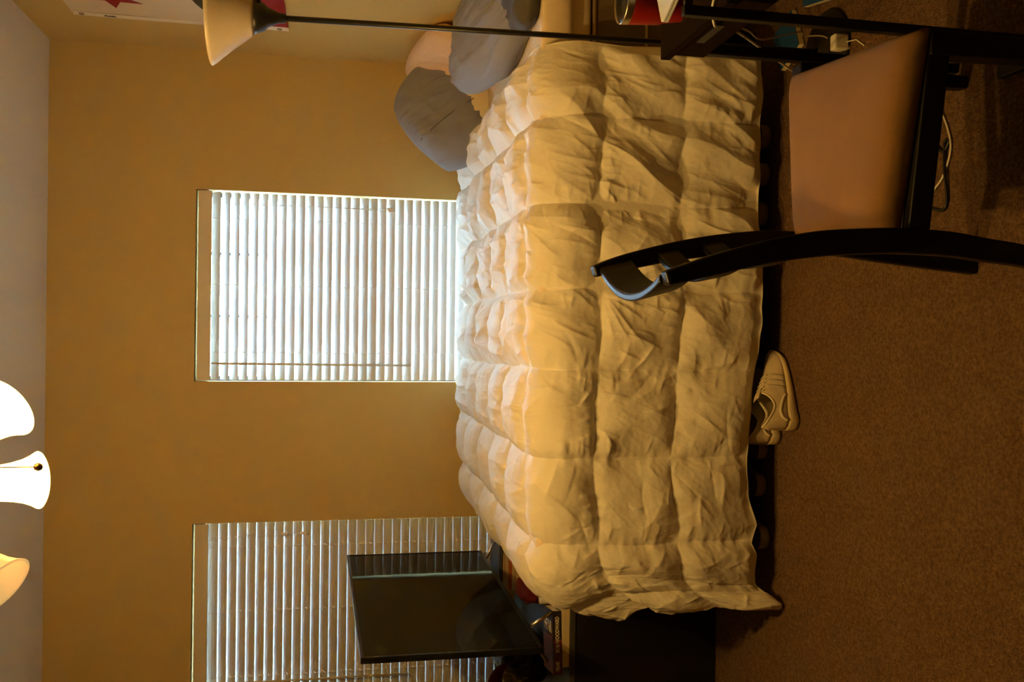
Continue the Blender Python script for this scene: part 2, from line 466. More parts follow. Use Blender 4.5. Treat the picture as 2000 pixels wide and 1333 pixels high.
yc = YB - 0.004
blind(W1, 'white horizontal blind over the window behind the bed, letting daylight in', 52, 65, (0.556, 0.247, -0.069),
      [[(0.627, yc, 2.03), (0.623, yc - 0.004, 1.6), (0.6255, yc - 0.006, 1.24)], [(0.631, yc, 2.03), (0.628, yc - 0.003, 1.6), (0.6165, yc - 0.006, 1.22)],
       [(0.620, yc, 2.03), (0.624, yc - 0.004, 1.5), (0.622, yc - 0.006, 1.31)]],
      [(0.6265, yc - 0.012, 1.213, (0, 0, 1)), (0.615, yc - 0.012, 1.208, (0.1, 0, 1))], -0.120, 1.105)
blind(W2, 'white horizontal blind closed behind the television', 76, 82, (-0.983, -1.284, -1.591),
      [[(-0.935, yc, 2.03), (-0.93, yc - 0.003, 1.8), (-0.926, yc - 0.004, 1.66), (-0.922, yc - 0.004, 1.6)],
       [(-0.945, yc, 2.03), (-0.925, yc, 1.86), (-0.892, yc - 0.003, 1.76), (-0.915, yc - 0.004, 1.69), (-0.924, yc - 0.004, 1.6)]],
      [(-0.922, yc - 0.012, 1.69, (0, 0, 1)), (-0.920, yc - 0.012, 1.60, (0.25, 0, 1)), (-0.932, yc - 0.012, 1.585, (0.5, 0, 1))], -1.612, 1.099)

# ================================================================= CEILING FAN WITH LIGHT KIT
HX, HY = -0.305, 1.90
fan = thing('ceiling_fan', (HX, HY, H), 'ceiling fan light with three bell glass shades, two of them lit', 'ceiling fan')
lathe('canopy', [(0.0, 0), (0.07, 0), (0.075, -0.02), (0.05, -0.06), (0.015, -0.065)], 'fanmetal', fan, origin=(HX, HY, H))
tube('downrod', [(HX, HY, H - 0.06), (HX, HY, H - 0.16)], 0.012, 'fanmetal', fan)
lathe('motor_housing', [(0.012, 0), (0.06, -0.005), (0.11, -0.03), (0.125, -0.07), (0.11, -0.12), (0.06, -0.14), (0.0, -0.14)], 'fanmetal', fan, origin=(HX, HY, H - 0.16))
for k in range(5):
    a = math.radians(20 + 72 * k); d = Vector((math.cos(a), math.sin(a), 0)); s = Vector((-math.sin(a), math.cos(a), 0))
    c = Vector((HX, HY, H - 0.255))
    V = []
    prof = [(0.10, 0.03), (0.20, 0.055), (0.40, 0.066), (0.56, 0.066), (0.61, 0.05), (0.63, 0.02)]
    for zz in (0.003, -0.003):
        V += [c + d * r + s * w + Vector((0, 0, zz + w * 0.2)) for r, w in prof] + [c + d * r - s * w + Vector((0, 0, zz - w * 0.2)) for r, w in reversed(prof)]
    n = len(V) // 2
    F = [tuple(range(n)), tuple(range(2 * n - 1, n - 1, -1))] + [(i, n + i, n + (i + 1) % n, (i + 1) % n) for i in range(n)]
    link('blade', pyd(V, F), 'fanblade', fan)
lathe('light_hub', [(0.0, 0), (0.06, 0), (0.065, -0.03), (0.055, -0.075), (0.03, -0.10), (0.0, -0.105)], 'fanmetal', fan, origin=(HX, HY, H - 0.30))
SH_R = 0.185
for az, lit in ((-25, True), (92, True), (212, False)):
    a = math.radians(az); d = Vector((math.cos(a), math.sin(a), 0)); tl = math.radians(38)
    ax = (d * math.sin(tl) + Vector((0, 0, -math.cos(tl)))).normalized()     # direction the shade opens in
    rim = Vector((HX, HY, 2.093 if az == 92 else 2.068)) + d * SH_R
    neck = rim - ax * 0.125
    tube('shade_arm', catmull([(HX + d.x * 0.03, HY + d.y * 0.03, H - 0.37), Vector((HX, HY, 0)) + d * 0.085 + Vector((0, 0, H - 0.41)), neck - ax * 0.02, neck + ax * 0.01], 5), 0.009, 'fanmetal', fan)
    lathe('shade_holder', [(0.0, -0.012), (0.026, -0.010), (0.030, 0.012)], 'fanmetal', fan, origin=neck, axis=ax, seg=20)
    prof = [(0.022, 0.0), (0.028, 0.010), (0.033, 0.030), (0.036, 0.055), (0.039, 0.078), (0.045, 0.102), (0.053, 0.120), (0.0575, 0.127), (0.060, 0.131)]
    sh = lathe('lamp_shade', prof, 'shadelit' if lit else 'shadeglow', fan, origin=neck, axis=ax, seg=40, solid=0.004)
    bpos = neck + ax * 0.062
    lathe('bulb', [(0.012, -0.04), (0.014, -0.03), (0.024, -0.008), (0.027, 0.006), (0.022, 0.022), (0.010, 0.031), (0.0, 0.033)], 'bulblit' if lit else 'bulboff', sh, origin=bpos - ax * 0.012, axis=ax, seg=16, cap0=True)
    if lit:
        L = bpy.data.lights.new('bulb_light', 'POINT'); L.energy = BULB_W; L.color = BULB_COL; L.shadow_soft_size = 0.028
        lo = bpy.data.objects.new('bulb_light', L); col.objects.link(lo); lo.parent = fan
        lo.location = neck + ax * 0.128 - Vector(fan['_base'])
chain = [(HX + 0.046, HY - 0.03, 2.34), (HX + 0.051, HY - 0.034, 2.2), (HX + 0.052, HY - 0.036, 2.03)]
V, F = [], []
ct = catmull(chain, 20)
link('pull_chain', pyd(*merge([tube_data(ct, 0.0012, 5)] + [lathe_data([(0, -0.0018), (0.0018, 0), (0, 0.0018)], p, seg=6) for p in ct[::1]])), 'brass', fan)
lathe('pull_knob', [(0.0, 0.009), (0.006, 0.006), (0.008, 0.0), (0.006, -0.006), (0.0, -0.009)], 'brass', fan, origin=(HX + 0.052, HY - 0.036, 2.022), seg=16)

# ================================================================= BED
BX0, BX1, BY0, BY1 = -0.735, 1.30, 2.83, 4.30
bf = thing('bed_frame', (0.28, 3.56, 0), 'dark bed frame standing on the carpet under the box spring', 'bed frame')
for (a, b) in (((BX0, BY0 + 0.10, 0.30), (BX1, BY0 + 0.14, 0.345)), ((BX0, BY1 - 0.14, 0.30), (BX1, BY1 - 0.10, 0.345)),
               ((BX0, BY0 + 0.14, 0.30), (BX0 + 0.04, BY1 - 0.14, 0.345)), ((BX1 - 0.04, BY0 + 0.14, 0.30), (BX1, BY1 - 0.14, 0.345))):
    box('rail', a, b, 'blackpaint', bf, bevel=0.003)
for x in (BX0 + 0.15, 0.28, BX1 - 0.2):
    box('slat', (x - 0.04, BY0 + 0.14, 0.315), (x + 0.04, BY1 - 0.14, 0.345), 'blackpaint', bf)
    for y in (BY0 + 0.17, BY1 - 0.17):
        tube('leg', [(x, y, 0.0), (x, y, 0.315)], [0.022, 0.018], 'blackpaint', bf)
bs = box('box_spring', (BX0, BY0 + 0.01, 0.346), (BX1, BY1, 0.645), 'boxspring', bevel=0.02)
tag(bs, 'brown fabric box spring with light piping under the mattress', 'box spring')
def loop_tube(x0, x1, y0, y1, z, r):
    p = [(x0, y0, z), (x1, y0, z), (x1, y1, z), (x0, y1, z)]
    return merge([tube_data([p[i], p[(i + 1) % 4]], r, 6) for i in range(4)])
for z in (0.642, 0.462):
    v, f = loop_tube(BX0 - 0.002, BX1 + 0.002, BY0 + 0.008, BY1 + 0.002, z, 0.006)
    link('piping', pyd(v, f), 'piping', bs, smooth=True)
mt = thing('mattress', (0.28, 3.56, 0.65), 'mattress in a beige fitted sheet on the brown box spring', 'mattress')
def mattress_layer(name, lo, hi, rad, nse, mat):
    """rounded slab whose sides carry sheet wrinkles"""
    n, m = 160, 22
    per = []
    x0, y0, z0 = lo; x1, y1, z1 = hi
    LX, LY = x1 - x0, y1 - y0; P = 2 * (LX + LY)
    V = []
    for j in range(m):
        t = j / (m - 1)
        ang = -math.pi / 2 + math.pi * t
        ins = rad * (1 - abs(math.cos(ang)) ** 0.6) ; z = z0 + (z1 - z0) * (0.5 + 0.5 * math.sin(ang))
        for i in range(n):
            s = P * i / n
            if s < LX: p = (x0 + s, y0); nn = (0, -1)
            elif s < LX + LY: p = (x1, y0 + s - LX); nn = (1, 0)
            elif s < 2 * LX + LY: p = (x1 - (s - LX - LY), y1); nn = (0, 1)
            else: p = (x0, y1 - (s - 2 * LX - LY)); nn = (-1, 0)
            w = float(perlin(s * 14, t * 1.5, 3)) * nse * math.cos(ang)
            V.append((p[0] - nn[0] * (ins - w), p[1] - nn[1] * (ins - w), z))
    F = [(j * n + i, j * n + (i + 1) % n, (j + 1) * n + (i + 1) % n, (j + 1) * n + i) for j in range(m - 1) for i in range(n)]
    F += [tuple(range(n - 1, -1, -1)), tuple((m - 1) * n + i for i in range(n))]
    return link(name, pyd(V, F), mat, mt, smooth=True)
mattress_layer('pillow_top', (BX0, BY0 - 0.035, 0.722), (BX1, BY1, 0.825), 0.03, 0.006, 'sheet')
mattress_layer('mattress_core', (BX0 + 0.005, BY0 + 0.012, 0.650), (BX1 - 0.005, BY1 - 0.01, 0.735), 0.02, 0.006, 'sheet')

# ---- comforter: one quilted sheet laid over the mattress, draped at the front and the foot
def comforter():
    NA, NB = 820, 640
    A1, B0, B1 = 2.06, -0.10, 2.24
    a = np.linspace(0, A1, NA)[:, None] * np.ones((1, NB)); b = np.ones((NA, 1)) * np.linspace(B0, B1, NB)[None, :]
    XH, XFOOT, YBK, YSH = 0.955, -0.70, 4.285, 2.885
    af, bfr = XH - XFOOT, YBK - YSH
    # gentle waviness of the head edge
    oa = np.maximum(a - af, 0); ob = np.maximum(b - bfr, 0); obk = np.maximum(-b, 0)
    r = np.sqrt(oa ** 2 + ob ** 2); ca = np.where(r > 0, oa / np.maximum(r, 1e-9), 0); sa = np.where(r > 0, ob / np.maximum(r, 1e-9), 1)
    R = 0.17 * ca ** 2 + 0.135 * sa ** 2
    th = np.minimum(r / R, np.pi / 2)
    rho = R * np.sin(th); dl = R * (1 - np.cos(th)) + np.maximum(r - R * np.pi / 2, 0)
    x = XH - np.minimum(a, af); y = YBK - np.minimum(np.maximum(b, 0), bfr)
    tb = np.clip(b / bfr, 0, 1)
    ztop = 0.862 - 0.022 * tb - 0.02 * np.clip((a - 1.2) / 0.5, 0, 1) ** 2
    # hem height along the bed
    hx = np.array([-1.0, -0.84, -0.76, -0.66, -0.6, -0.5, -0.37, -0.2, -0.10, 0.1, 0.45, 0.95])
    hz = np.array([0.012, 0.02, 0.06, 0.105, 0.09, 0.125, 0.135, 0.12, 0.105, 0.085, 0.092, 0.092])
    hem = np.interp(x - rho * ca, hx, hz)
    full = 0.135 + (B1 - bfr) - 0.135 * np.pi / 2
    scl = np.where(ob > 0, (ztop - hem) / full, 1.0)
    scl = 1 + (scl - 1) * sa ** 2
    z = ztop - dl * scl
    # corner folds where the foot and the front both hang
    both = np.clip(np.minimum(oa, ob) / 0.10, 0, 1); phi = np.arctan2(ob, oa)
    rho = rho + both * np.clip(r - 0.15, 0, 1) * 0.045 * np.sin(phi * 7.0 + 0.6)
    out = both * np.clip(r - 0.25, 0, 1)
    # slow swing of the front drape
    rho = rho + 0.018 * np.clip(ob - 0.25, 0, 1) * perlin(a * 2.3, b * 0.6, 5) * 2
    x = x - rho * ca - 0.16 * out; y = y - rho * sa
    x = x + 0.085 * (1 - tb) * np.clip((a - 1.1) / 0.55, 0, 1)
    tk = np.minimum(obk / 0.05, np.pi / 2)
    y = y + 0.05 * np.sin(tk); z = z - 0.05 * (1 - np.cos(tk)) - np.maximum(obk - 0.05 * np.pi / 2, 0)
    P = np.stack([x, y, z], -1)
    Na = np.gradient(P, axis=0); Nb = np.gradient(P, axis=1)
    N = np.cross(Na, Nb); N /= np.maximum(np.linalg.norm(N, axis=-1, keepdims=True), 1e-12)
    if N[NA // 2, NB // 3, 2] < 0: N = -N
    # quilting
    seam_a = XH - np.array([0.955, 0.719, 0.443, 0.168, -0.089, -0.372, -0.648]); seam_a = np.append(seam_a, [1.87, 2.13])
    wob = 0.010 * perlin(a * 4, b * 4, 21) * np.clip(1 - np.abs(0), 0, 1)
    ca_ = np.interp(a + wob, seam_a, np.arange(len(seam_a)))
    cb_ = (B1 - b + 0.010 * perlin(a * 4, b * 4, 22)) / 0.28
    da = np.abs(ca_ - np.round(ca_)) * 2; db = np.abs(cb_ - np.round(cb_)) * 2
    da = np.where(a > seam_a[-2], np.maximum(da, 0), da)
    on_top = np.clip(1 - ob / 0.2, 0, 1)
    f = lambda d, p: 1 - (1 - d) ** p
    amp = 0.027 + 0.019 * on_top
    cell = 1 + 0.22 * perlin(np.round(ca_ - 0.5) * 3.7 + 0.3, np.round(cb_ - 0.5) * 2.9 + 0.6, 2)
    h = amp * cell * (f(da, 3.2) * f(db, 3.2)) ** 0.85
    # puckers that run off the stitching
    near_b = np.exp(-db * 0.14 / 0.022); near_a = np.exp(-da * 0.13 / 0.022)
    h += 0.0050 * near_b * perlin(a * 34, cb_ * 1.2, 8) * (1 - near_a) + 0.0050 * near_a * perlin(ca_ * 1.2, b * 34, 9) * (1 - near_b)
    mb = np.exp(-db * 0.14 / 0.07); ma = np.exp(-da * 0.13 / 0.07)
    h += 0.0060 * mb * perlin(a * 17, cb_ * 1.6, 10) + 0.0060 * ma * perlin(ca_ * 1.6, b * 17, 11)
    # broad folds, running down the drape and across the top
    wx, wy = a + 0.06 * perlin(a * 4, b * 4, 31), b + 0.06 * perlin(a * 4, b * 4, 32)
    headside = np.clip((1.15 - a) / 0.6, 0, 1); front = np.clip(ob / 0.15, 0, 1); top = 1 - front
    foot = np.clip((a - 0.9) / 0.5, 0, 1)
    patch = np.clip(0.5 + 1.1 * perlin(a * 3.1, b * 3.1, 33), 0, 1)          # creases come in patches
    slant = wx - 0.38 * wy
    h += front * headside * 0.034 * (ridge(slant * 5.2, wy * 1.1, 40, 1.2) - 0.5)
    h += front * headside * 0.009 * patch * (ridge(slant * 12, wy * 2.2, 41, 1.3) - 0.4)
    h += front * (1 - headside) * 0.016 * perlin(wx * 4.5 + wy * 1.6, wy * 3.0 - wx, 42)
    h += front * 0.010 * perlin(wx * 7 - wy * 3.0, wy * 5 + wx * 2, 46)
    h += top * (0.015 - 0.009 * foot) * (ridge(wx * 9, wy * 2.6, 43, 1.2) - 0.5)
    h += top * (0.012 - 0.006 * foot) * perlin(wx * 4, wy * 4, 44)
    headend = np.clip((0.42 - a) / 0.3, 0, 1)
    h += top * headend * 0.009 * (ridge(wx * 7 + 3, wy * 7, 45, 1.3) - 0.5)
    h += 0.0016 * (1 - patch * 0.5) * (ridge(wx * 22 - 8 * wy, wy * 13, 51, 2.6) - 0.25) * (1 - 0.6 * foot * top)
    h += 0.0005 * perlin(a * 60, b * 60, 52)
    # straight pressed creases
    rg = np.random.default_rng(5)
    ga, gb = a[:, 0], b[0, :]
    def crease(ca0, cb0, ang, ln, wd, am):
        R_ = ln * 0.62 + 3 * wd
        i0, i1 = np.searchsorted(ga, [ca0 - R_, ca0 + R_]); j0, j1 = np.searchsorted(gb, [cb0 - R_, cb0 + R_])
        if i1 - i0 < 3 or j1 - j0 < 3: return
        A_, B_ = a[i0:i1, j0:j1] - ca0, b[i0:i1, j0:j1] - cb0
        u = A_ * math.cos(ang) + B_ * math.sin(ang); v = -A_ * math.sin(ang) + B_ * math.cos(ang)
        v = v - 0.35 * u * u / ln * bend_
        e = np.clip(1 - (np.abs(u) / (ln / 2)) ** 2, 0, 1)
        prof = np.where(v > 0, np.exp(-v / wd), np.exp(v / (wd * 2.6)))
        h[i0:i1, j0:j1] += am * e * prof * np.clip(np.minimum(da, db)[i0:i1, j0:j1] * 4 + 0.25, 0, 1)
    for q in range(860):
        ca0 = rg.uniform(0.02, A1); cb0 = rg.uniform(0.0, B1); bend_ = rg.uniform(-1, 1)
        fr = cb0 > bfr + 0.02
        if fr and ca0 < 1.0: ang = math.atan2(1, 0.38) + rg.normal(0, 0.28)
        elif fr: ang = rg.uniform(0, math.pi)
        else: ang = math.pi / 2 + rg.normal(0, 0.35)
        sc_ = 1.0 if fr else (0.9 if ca0 < 1.0 else 0.35)
        crease(ca0, cb0, ang, rg.uniform(0.05, 0.20), rg.uniform(0.004, 0.011), rg.uniform(0.003, 0.0085) * sc_ * (1 if rg.random() < 0.7 else -0.7))
    for k_ in range(1, 8):                     # short gathers off the stitched lines
        bs_ = B1 - 0.28 * k_
        for q in range(46):
            ca0 = rg.uniform(0, A1); bend_ = 0
            crease(ca0, bs_ + rg.choice([-1, 1]) * 0.035, math.pi / 2 + rg.normal(0, 0.2), rg.uniform(0.05, 0.10), 0.005, rg.uniform(0.002, 0.0045) * (1 if bs_ > bfr - 0.05 else 0.8))
    for sa_ in seam_a[1:]:
        for q in range(46):
            cb0 = rg.uniform(0, B1); bend_ = 0
            crease(sa_ + rg.choice([-1, 1]) * 0.035, cb0, rg.normal(0, 0.2), rg.uniform(0.05, 0.10), 0.005, rg.uniform(0.002, 0.0045))
    # a fan of creases below the chair back, spreading from one quilt corner
    ac, bc = XH - 0.168 + 0.005, B1 - 0.56
    for q in range(11):
        an = 0.25 + q * 0.24 + rg.normal(0, 0.05); ln = rg.uniform(0.14, 0.24); bend_ = rg.uniform(-0.5, 0.5)
        crease(ac + math.cos(an) * (ln / 2 + 0.012), bc + math.sin(an) * (ln / 2 + 0.012), an, ln, rg.uniform(0.005, 0.010), rg.uniform(0.006, 0.011))
    # edges pinch together
    e = np.minimum(np.minimum(a, A1 - a), np.minimum(B1 - b, 9.0))
    h *= np.clip(e / 0.035, 0, 1) ** 0.6
    h = np.where(b < 0, h * np.clip(1 + b / 0.08, 0, 1), h)
    h = np.maximum(h, -0.005)
    Pt = P + N * h[..., None]
    Pt[..., 1] = np.minimum(Pt[..., 1], YB - 0.006)
    edge_wob = 0.010 * perlin(b * 5, b * 0, 70) * np.exp(-a / 0.06)
    Pt[..., 0] += edge_wob
    hemw = np.exp(-(B1 - b) / 0.05) * front
    Pt[..., 2] += hemw * 0.010 * perlin(a * 11, a * 0 + 3, 71)
    Pt[..., 2] = np.maximum(Pt[..., 2], 0.012 + 0 * b)
    # underside: a second skin a little inside, so that it is a thick quilt
    k = 6
    Pu = (P - N * 0.026)[::k, ::k]
    Pu[..., 2] = np.maximum(Pu[..., 2], 0.006)
    me_u = np_mesh(Pu.reshape(-1, 3), grid_faces(Pu.shape[0], Pu.shape[1], flip=True))
    me = np_mesh(Pt.reshape(-1, 3), grid_faces(NA, NB))
    return me, me_u, Pt
cm_, cu_, CP = comforter()
cf = link('comforter', cm_, 'comforter', smooth=True, origin=(0.03, 3.3, 0.80))
tag(cf, 'thick white quilted comforter spread over the bed with its squares sewn in rows', 'comforter')
link('underside', cu_, 'comforter', cf, smooth=True)
def edge_tube(pts, r):
    return tube_data([Vector(p) for p in pts], r, 6)
V, F = merge([edge_tube(CP[0, 40:, :][::6], 0.002), edge_tube(CP[:, -1, :][::6], 0.0012), edge_tube(CP[-1, 40:, :][::6], 0.0012)])
link('hem', pyd(V, F), 'hem', cf, smooth=True)

# ================================================================= PILLOWS
def pillow_mesh(c, U, Vv, w, hgt, T, seed, bend=0.0, wr=0.010, rnd=0.30, n=80):
    U = np.array(Vector(U).normalized()); Vv = np.array(Vector(Vv).normalized()); Vv = Vv - U * U.dot(Vv); Vv /= np.linalg.norm(Vv)
    W = np.cross(U, Vv); c = np.array(c)
    g = np.linspace(-1, 1, n); X, Y = np.meshgrid(g, g, indexing='ij')
    prof = np.clip((1 - np.abs(X) ** 3.2), 0, 1) ** 0.5 * np.clip((1 - np.abs(Y) ** 3.2), 0, 1) ** 0.5
    px = X * w / 2 * np.sqrt(1 - rnd * Y ** 2); py = Y * hgt / 2 * np.sqrt(1 - 0.30 * X ** 2)
    out = []
    for s in (1, -1):
        wz = wr * (ridge(X * 3.0 + 0.4 * Y, Y * 0.9 - 0.3 * X, seed + s, 1.3) - 0.5) + wr * 0.7 * perlin(X * 2.2 + Y, Y * 2.2, seed + 3 + s) + wr * 0.4 * (ridge(X * 6.5 + Y, Y * 1.8, seed + 5 + s, 1.8) - 0.4)
        hh = s * (T / 2 * prof + wz * prof ** 0.5) + bend * (X ** 2 + 0.3 * Y) + 0.012 * perlin(X * 1.5, Y * 1.5, seed + 9)
        out.append(c + px[..., None] * U + py[..., None] * Vv + hh[..., None] * W)
    V = np.concatenate([out[0].reshape(-1, 3), out[1].reshape(-1, 3)])
    V[:, 0] = np.minimum(V[:, 0], XR - 0.008); V[:, 1] = np.minimum(V[:, 1], YB - 0.008); V[:, 2] = np.maximum(V[:, 2], 0.8265)   # pressed against walls and mattress
    Q = np.concatenate([grid_faces(n, n), grid_faces(n, n, base=n * n, flip=True)])
    me = np_mesh(V, Q)
    bm = bmesh.new(); bm.from_mesh(me); bmesh.ops.remove_doubles(bm, verts=bm.verts, dist=0.0015); bm.to_mesh(me); bm.free()
    return me
def pillow(name, label, c, U, V, w, h, T, mat, seed, inner=None, **kw):
    o = link(name, pillow_mesh(c, U, V, w, h, T, seed, **kw), mat, smooth=True, origin=(c[0], c[1], c[2] - T / 2))
    tag(o, label, 'pillow')
    if inner:
        d, sw, sh, sT = inner
        ci = Vector(c) + Vector(d)
        link('pillow_insert', pillow_mesh(ci, U, V, w * sw, h * sh, T * sT, seed + 20, **kw), 'cream', o, smooth=True)
    return o
pillow('pillow', 'peach pillow leaning in the corner behind the grey pillows', (1.235, 3.98, 0.985), (0, -1, -0.12), (0.30, 0, 0.95), 0.68, 0.34, 0.16, 'peach', 3)
gU, gV, gC = (-0.74, -0.22, -0.62), (-0.55, 0.42, 0.70), Vector((1.008, 4.00, 0.992))
g1 = pillow('pillow', 'grey pillow standing against the wall with cream lining showing at its open end', tuple(gC), gU, gV, 0.50, 0.38, 0.25, 'grey', 12, rnd=0.42, wr=0.017)
link('pillow_insert', pillow_mesh(tuple(gC - Vector(gV).normalized() * 0.070 + Vector((0.0, -0.02, 0.0))), gU, gV, 0.46, 0.36, 0.15, 12, rnd=0.30, wr=0.004), 'cream', g1, smooth=True)
for k, (du, dv) in enumerate(((-0.10, 0.0),)):                     # stitched seam across the case
    cU, cV = Vector(gU).normalized(), Vector(gV).normalized(); cW = cU.cross(cV).normalized()
    if cW.y > 0: cW = -cW
    tube('seam', [gC + cU * 0.05 + cV * (t - 0.16) + cW * (0.136 - 1.6 * (t - 0.16) ** 2) for t in (0.0, 0.05, 0.10, 0.15, 0.20, 0.25, 0.30)], 0.0018, 'greydark', g1, seg=5)
pillow('pillow', 'large grey pillow lying across the head of the bed behind the lamp pole', (1.19, 3.28, 0.905), (1.0, 0.05, -0.10), (0.0, 0.98, 0.16), 0.50, 0.84, 0.17, 'grey', 25, inner=((0.01, -0.02, -0.005), 0.88, 0.99, 0.6), rnd=0.62, wr=0.017)
pillow('pillow', 'dark pad added for the shaded open end of the large grey pillow, by the mattress edge', (1.175, 2.90, 0.878), (1.0, -0.20, 0.05), (0.20, 1.0, 0.22), 0.30, 0.22, 0.10, 'greydark', 37, wr=0.005)  # dark form standing in for the shade inside the pillowcase opening
tag(link('blanket', pillow_mesh((1.262, 2.90, 0.955), (1, 0.1, 0.15), (0, 1, 0.05), 0.15, 0.20, 0.06, 51), 'brown', smooth=True, origin=(1.275, 2.95, 0.88)), 'folded brown blanket at the edge of the mattress by the right wall', 'blanket')

# ================================================================= FLOOR LAMP (torchiere)
LX, LY, LZ = 0.893, 2.50, 0.0
lamp = thing('floor_lamp', (LX, LY, 0), 'black torchiere floor lamp with a frosted white bowl shade', 'floor lamp')
tp = Vector((0.866, 2.50, 1.625))
lathe('base', [(0.0, 0.0), (0.125, 0.0), (0.128, 0.008), (0.11, 0.018), (0.03, 0.026), (0.012, 0.04)], 'dresser', lamp, origin=(LX, LY, 0.0))
tube('pole', [(LX, LY, 0.02), tp], 0.0080, 'blackpaint', lamp, seg=14)
axl = (tp - Vector((LX, LY, 0.02))).normalized()
lathe('socket_cup', [(0.008, -0.02), (0.013, -0.018), (0.014, 0.0), (0.026, 0.028), (0.036, 0.038), (0.041, 0.052), (0.0455, 0.064), (0.044, 0.066), (0.0, 0.066)], 'blackpaint', lamp, origin=tp, axis=axl, seg=32)
tube('switch_knob', [tp + Vector((0.03, -0.02, 0.052)), tp + Vector((0.045, -0.032, 0.049))], 0.005, 'blackpaint', lamp, seg=10)
lathe('lamp_shade', [(0.043, 0.064), (0.052, 0.073), (0.085, 0.118), (0.112, 0.152), (0.126, 0.168), (0.1315, 0.178)], 'lampshade', lamp, origin=tp, axis=axl, seg=56, solid=0.003)

# ================================================================= FLAG ON THE RIGHT WALL
FX = XR - 0.006
flag = thing('flag', (FX, 3.5, 1.67), 'white flag with a red star and red bottom stripe hung on the right wall', 'flag')
YH, YE, ZT, ZB = 3.955, 2.52, 2.535, 1.678
def fx(y, z): return FX - 0.004 - 0.003 * math.sin(y * 7 + z * 3)
def cloth(name, y0, y1, z0, z1, mat, off=0.0, n=24, m=10, wav=0.0):
    V = []
    for s in (0, 1):
        for i in range(n + 1):
            for j in range(m + 1):
                y = y0 + (y1 - y0) * i / n; z = z0 + (z1 - z0) * j / m
                yy = y + wav * math.sin(z * 6.0)
                V.append((fx(y, z) - off + s * 0.0016, yy, z - 0.010 * math.sin(math.pi * i / n) * (z - 1.6)))
    k = (n + 1) * (m + 1); F = []
    for i in range(n):
        for j in range(m):
            a = i * (m + 1) + j; b = a + m + 1
            F.append((a, a + 1, b + 1, b)); F.append((k + a, k + b, k + b + 1, k + a + 1))
    rim = [i * (m + 1) for i in range(n + 1)] + [n * (m + 1) + j for j in range(1, m + 1)] + [i * (m + 1) + m for i in range(n - 1, -1, -1)] + [j for j in range(m - 1, 0, -1)]
    for q in range(len(rim)):
        a, b = rim[q], rim[(q + 1) % len(rim)]; F.append((a, b, k + b, k + a))
    return link(name, pyd(V, F), mat, flag, smooth=False)
cloth('field', YH - 0.035, YE, ZB + 0.14, ZT, 'flagwhite')
cloth('stripe', YH - 0.035, YE, ZB, ZB + 0.14, 'flagred', n=24, m=3)
cloth('heading', YH + 0.004, YH - 0.037, ZB - 0.002, ZT + 0.002, 'flagband', off=0.002, n=2, m=30, wav=0.006)
for z in (ZT - 0.035, ZB + 0.035):
    lathe('grommet', [(0.006, 0), (0.0085, -0.0025), (0.011, 0)], 'brass', flag, origin=(fx(YH - 0.016, z) - 0.0022, YH - 0.016 + 0.006 * math.sin(z * 6), z), axis=(1, 0, 0), seg=16)
def flat_shape(name, pts, mat, off=0.0018):
    """outline in (y, z) lying on the cloth"""
    n = len(pts); V = [(fx(y, z) - off, y, z) for y, z in pts] + [(fx(y, z) - off + 0.0012, y, z) for y, z in pts]
    F = [tuple(range(n)), tuple(range(2 * n - 1, n - 1, -1))] + [(i, n + i, n + (i + 1) % n, (i + 1) % n) for i in range(n)]
    return link(name, pyd(V, F), mat, flag)
sy, sz, sr = 3.72, 2.335, 0.115
flat_shape('star', [(sy + (sr if k % 2 == 0 else sr * 0.40) * math.sin(math.pi * k / 5 + 0.25), sz + (sr if k % 2 == 0 else sr * 0.40) * math.cos(math.pi * k / 5 + 0.25)) for k in range(10)], 'flagred', 0.003)
flat_shape('grass', [(3.775, 1.985), (3.765, 2.005), (3.72, 2.02), (3.65, 2.035), (3.5, 2.03), (3.3, 2.035), (3.1, 2.03), (2.95, 2.0), (2.98, 1.975), (3.2, 1.955), (3.45, 1.95), (3.62, 1.955), (3.72, 1.965)], 'flaggreen', 0.003)
text('stamp', 'Annin', 0.021, 'ink', flag, frame((fx(YH - 0.016, 2.39) - 0.0034, YH - 0.012, 2.39), (0, 0.04, -1), (0, -1, 0)), bold=0.0012, sx=0.9)

# ================================================================= DRESSER
DX0, DX1, DY0, DY1, DZ = -1.56, -0.985, 3.255, 4.30, 0.588
dr = thing('dresser', (-1.27, 3.78, 0), 'low black dresser at the foot of the bed, carrying the television', 'dresser')
box('carcass', (DX0, DY0 + 0.006, 0.0), (DX1 + 0.0, DY1, DZ - 0.022), 'dresser', dr, bevel=0.002)
box('top', (DX0 - 0.004, DY0, DZ - 0.022), (DX1 + 0.02, DY1, DZ), 'dressertop', dr, bevel=0.002)
for i in range(2):
    for j in range(2):
        y0 = DY0 + 0.02 + i * 0.51; z0 = 0.06 + j * 0.25
        d = box('drawer', (DX1, y0, z0), (DX1 + 0.016, y0 + 0.49, z0 + 0.235), 'dresser', dr, bevel=0.002)
        tube('knob', [(DX1 + 0.014, y0 + 0.245, z0 + 0.12), (DX1 + 0.026, y0 + 0.245, z0 + 0.12), (DX1 + 0.036, y0 + 0.245, z0 + 0.12)], [0.006, 0.006, 0.012], 'chrome', d)

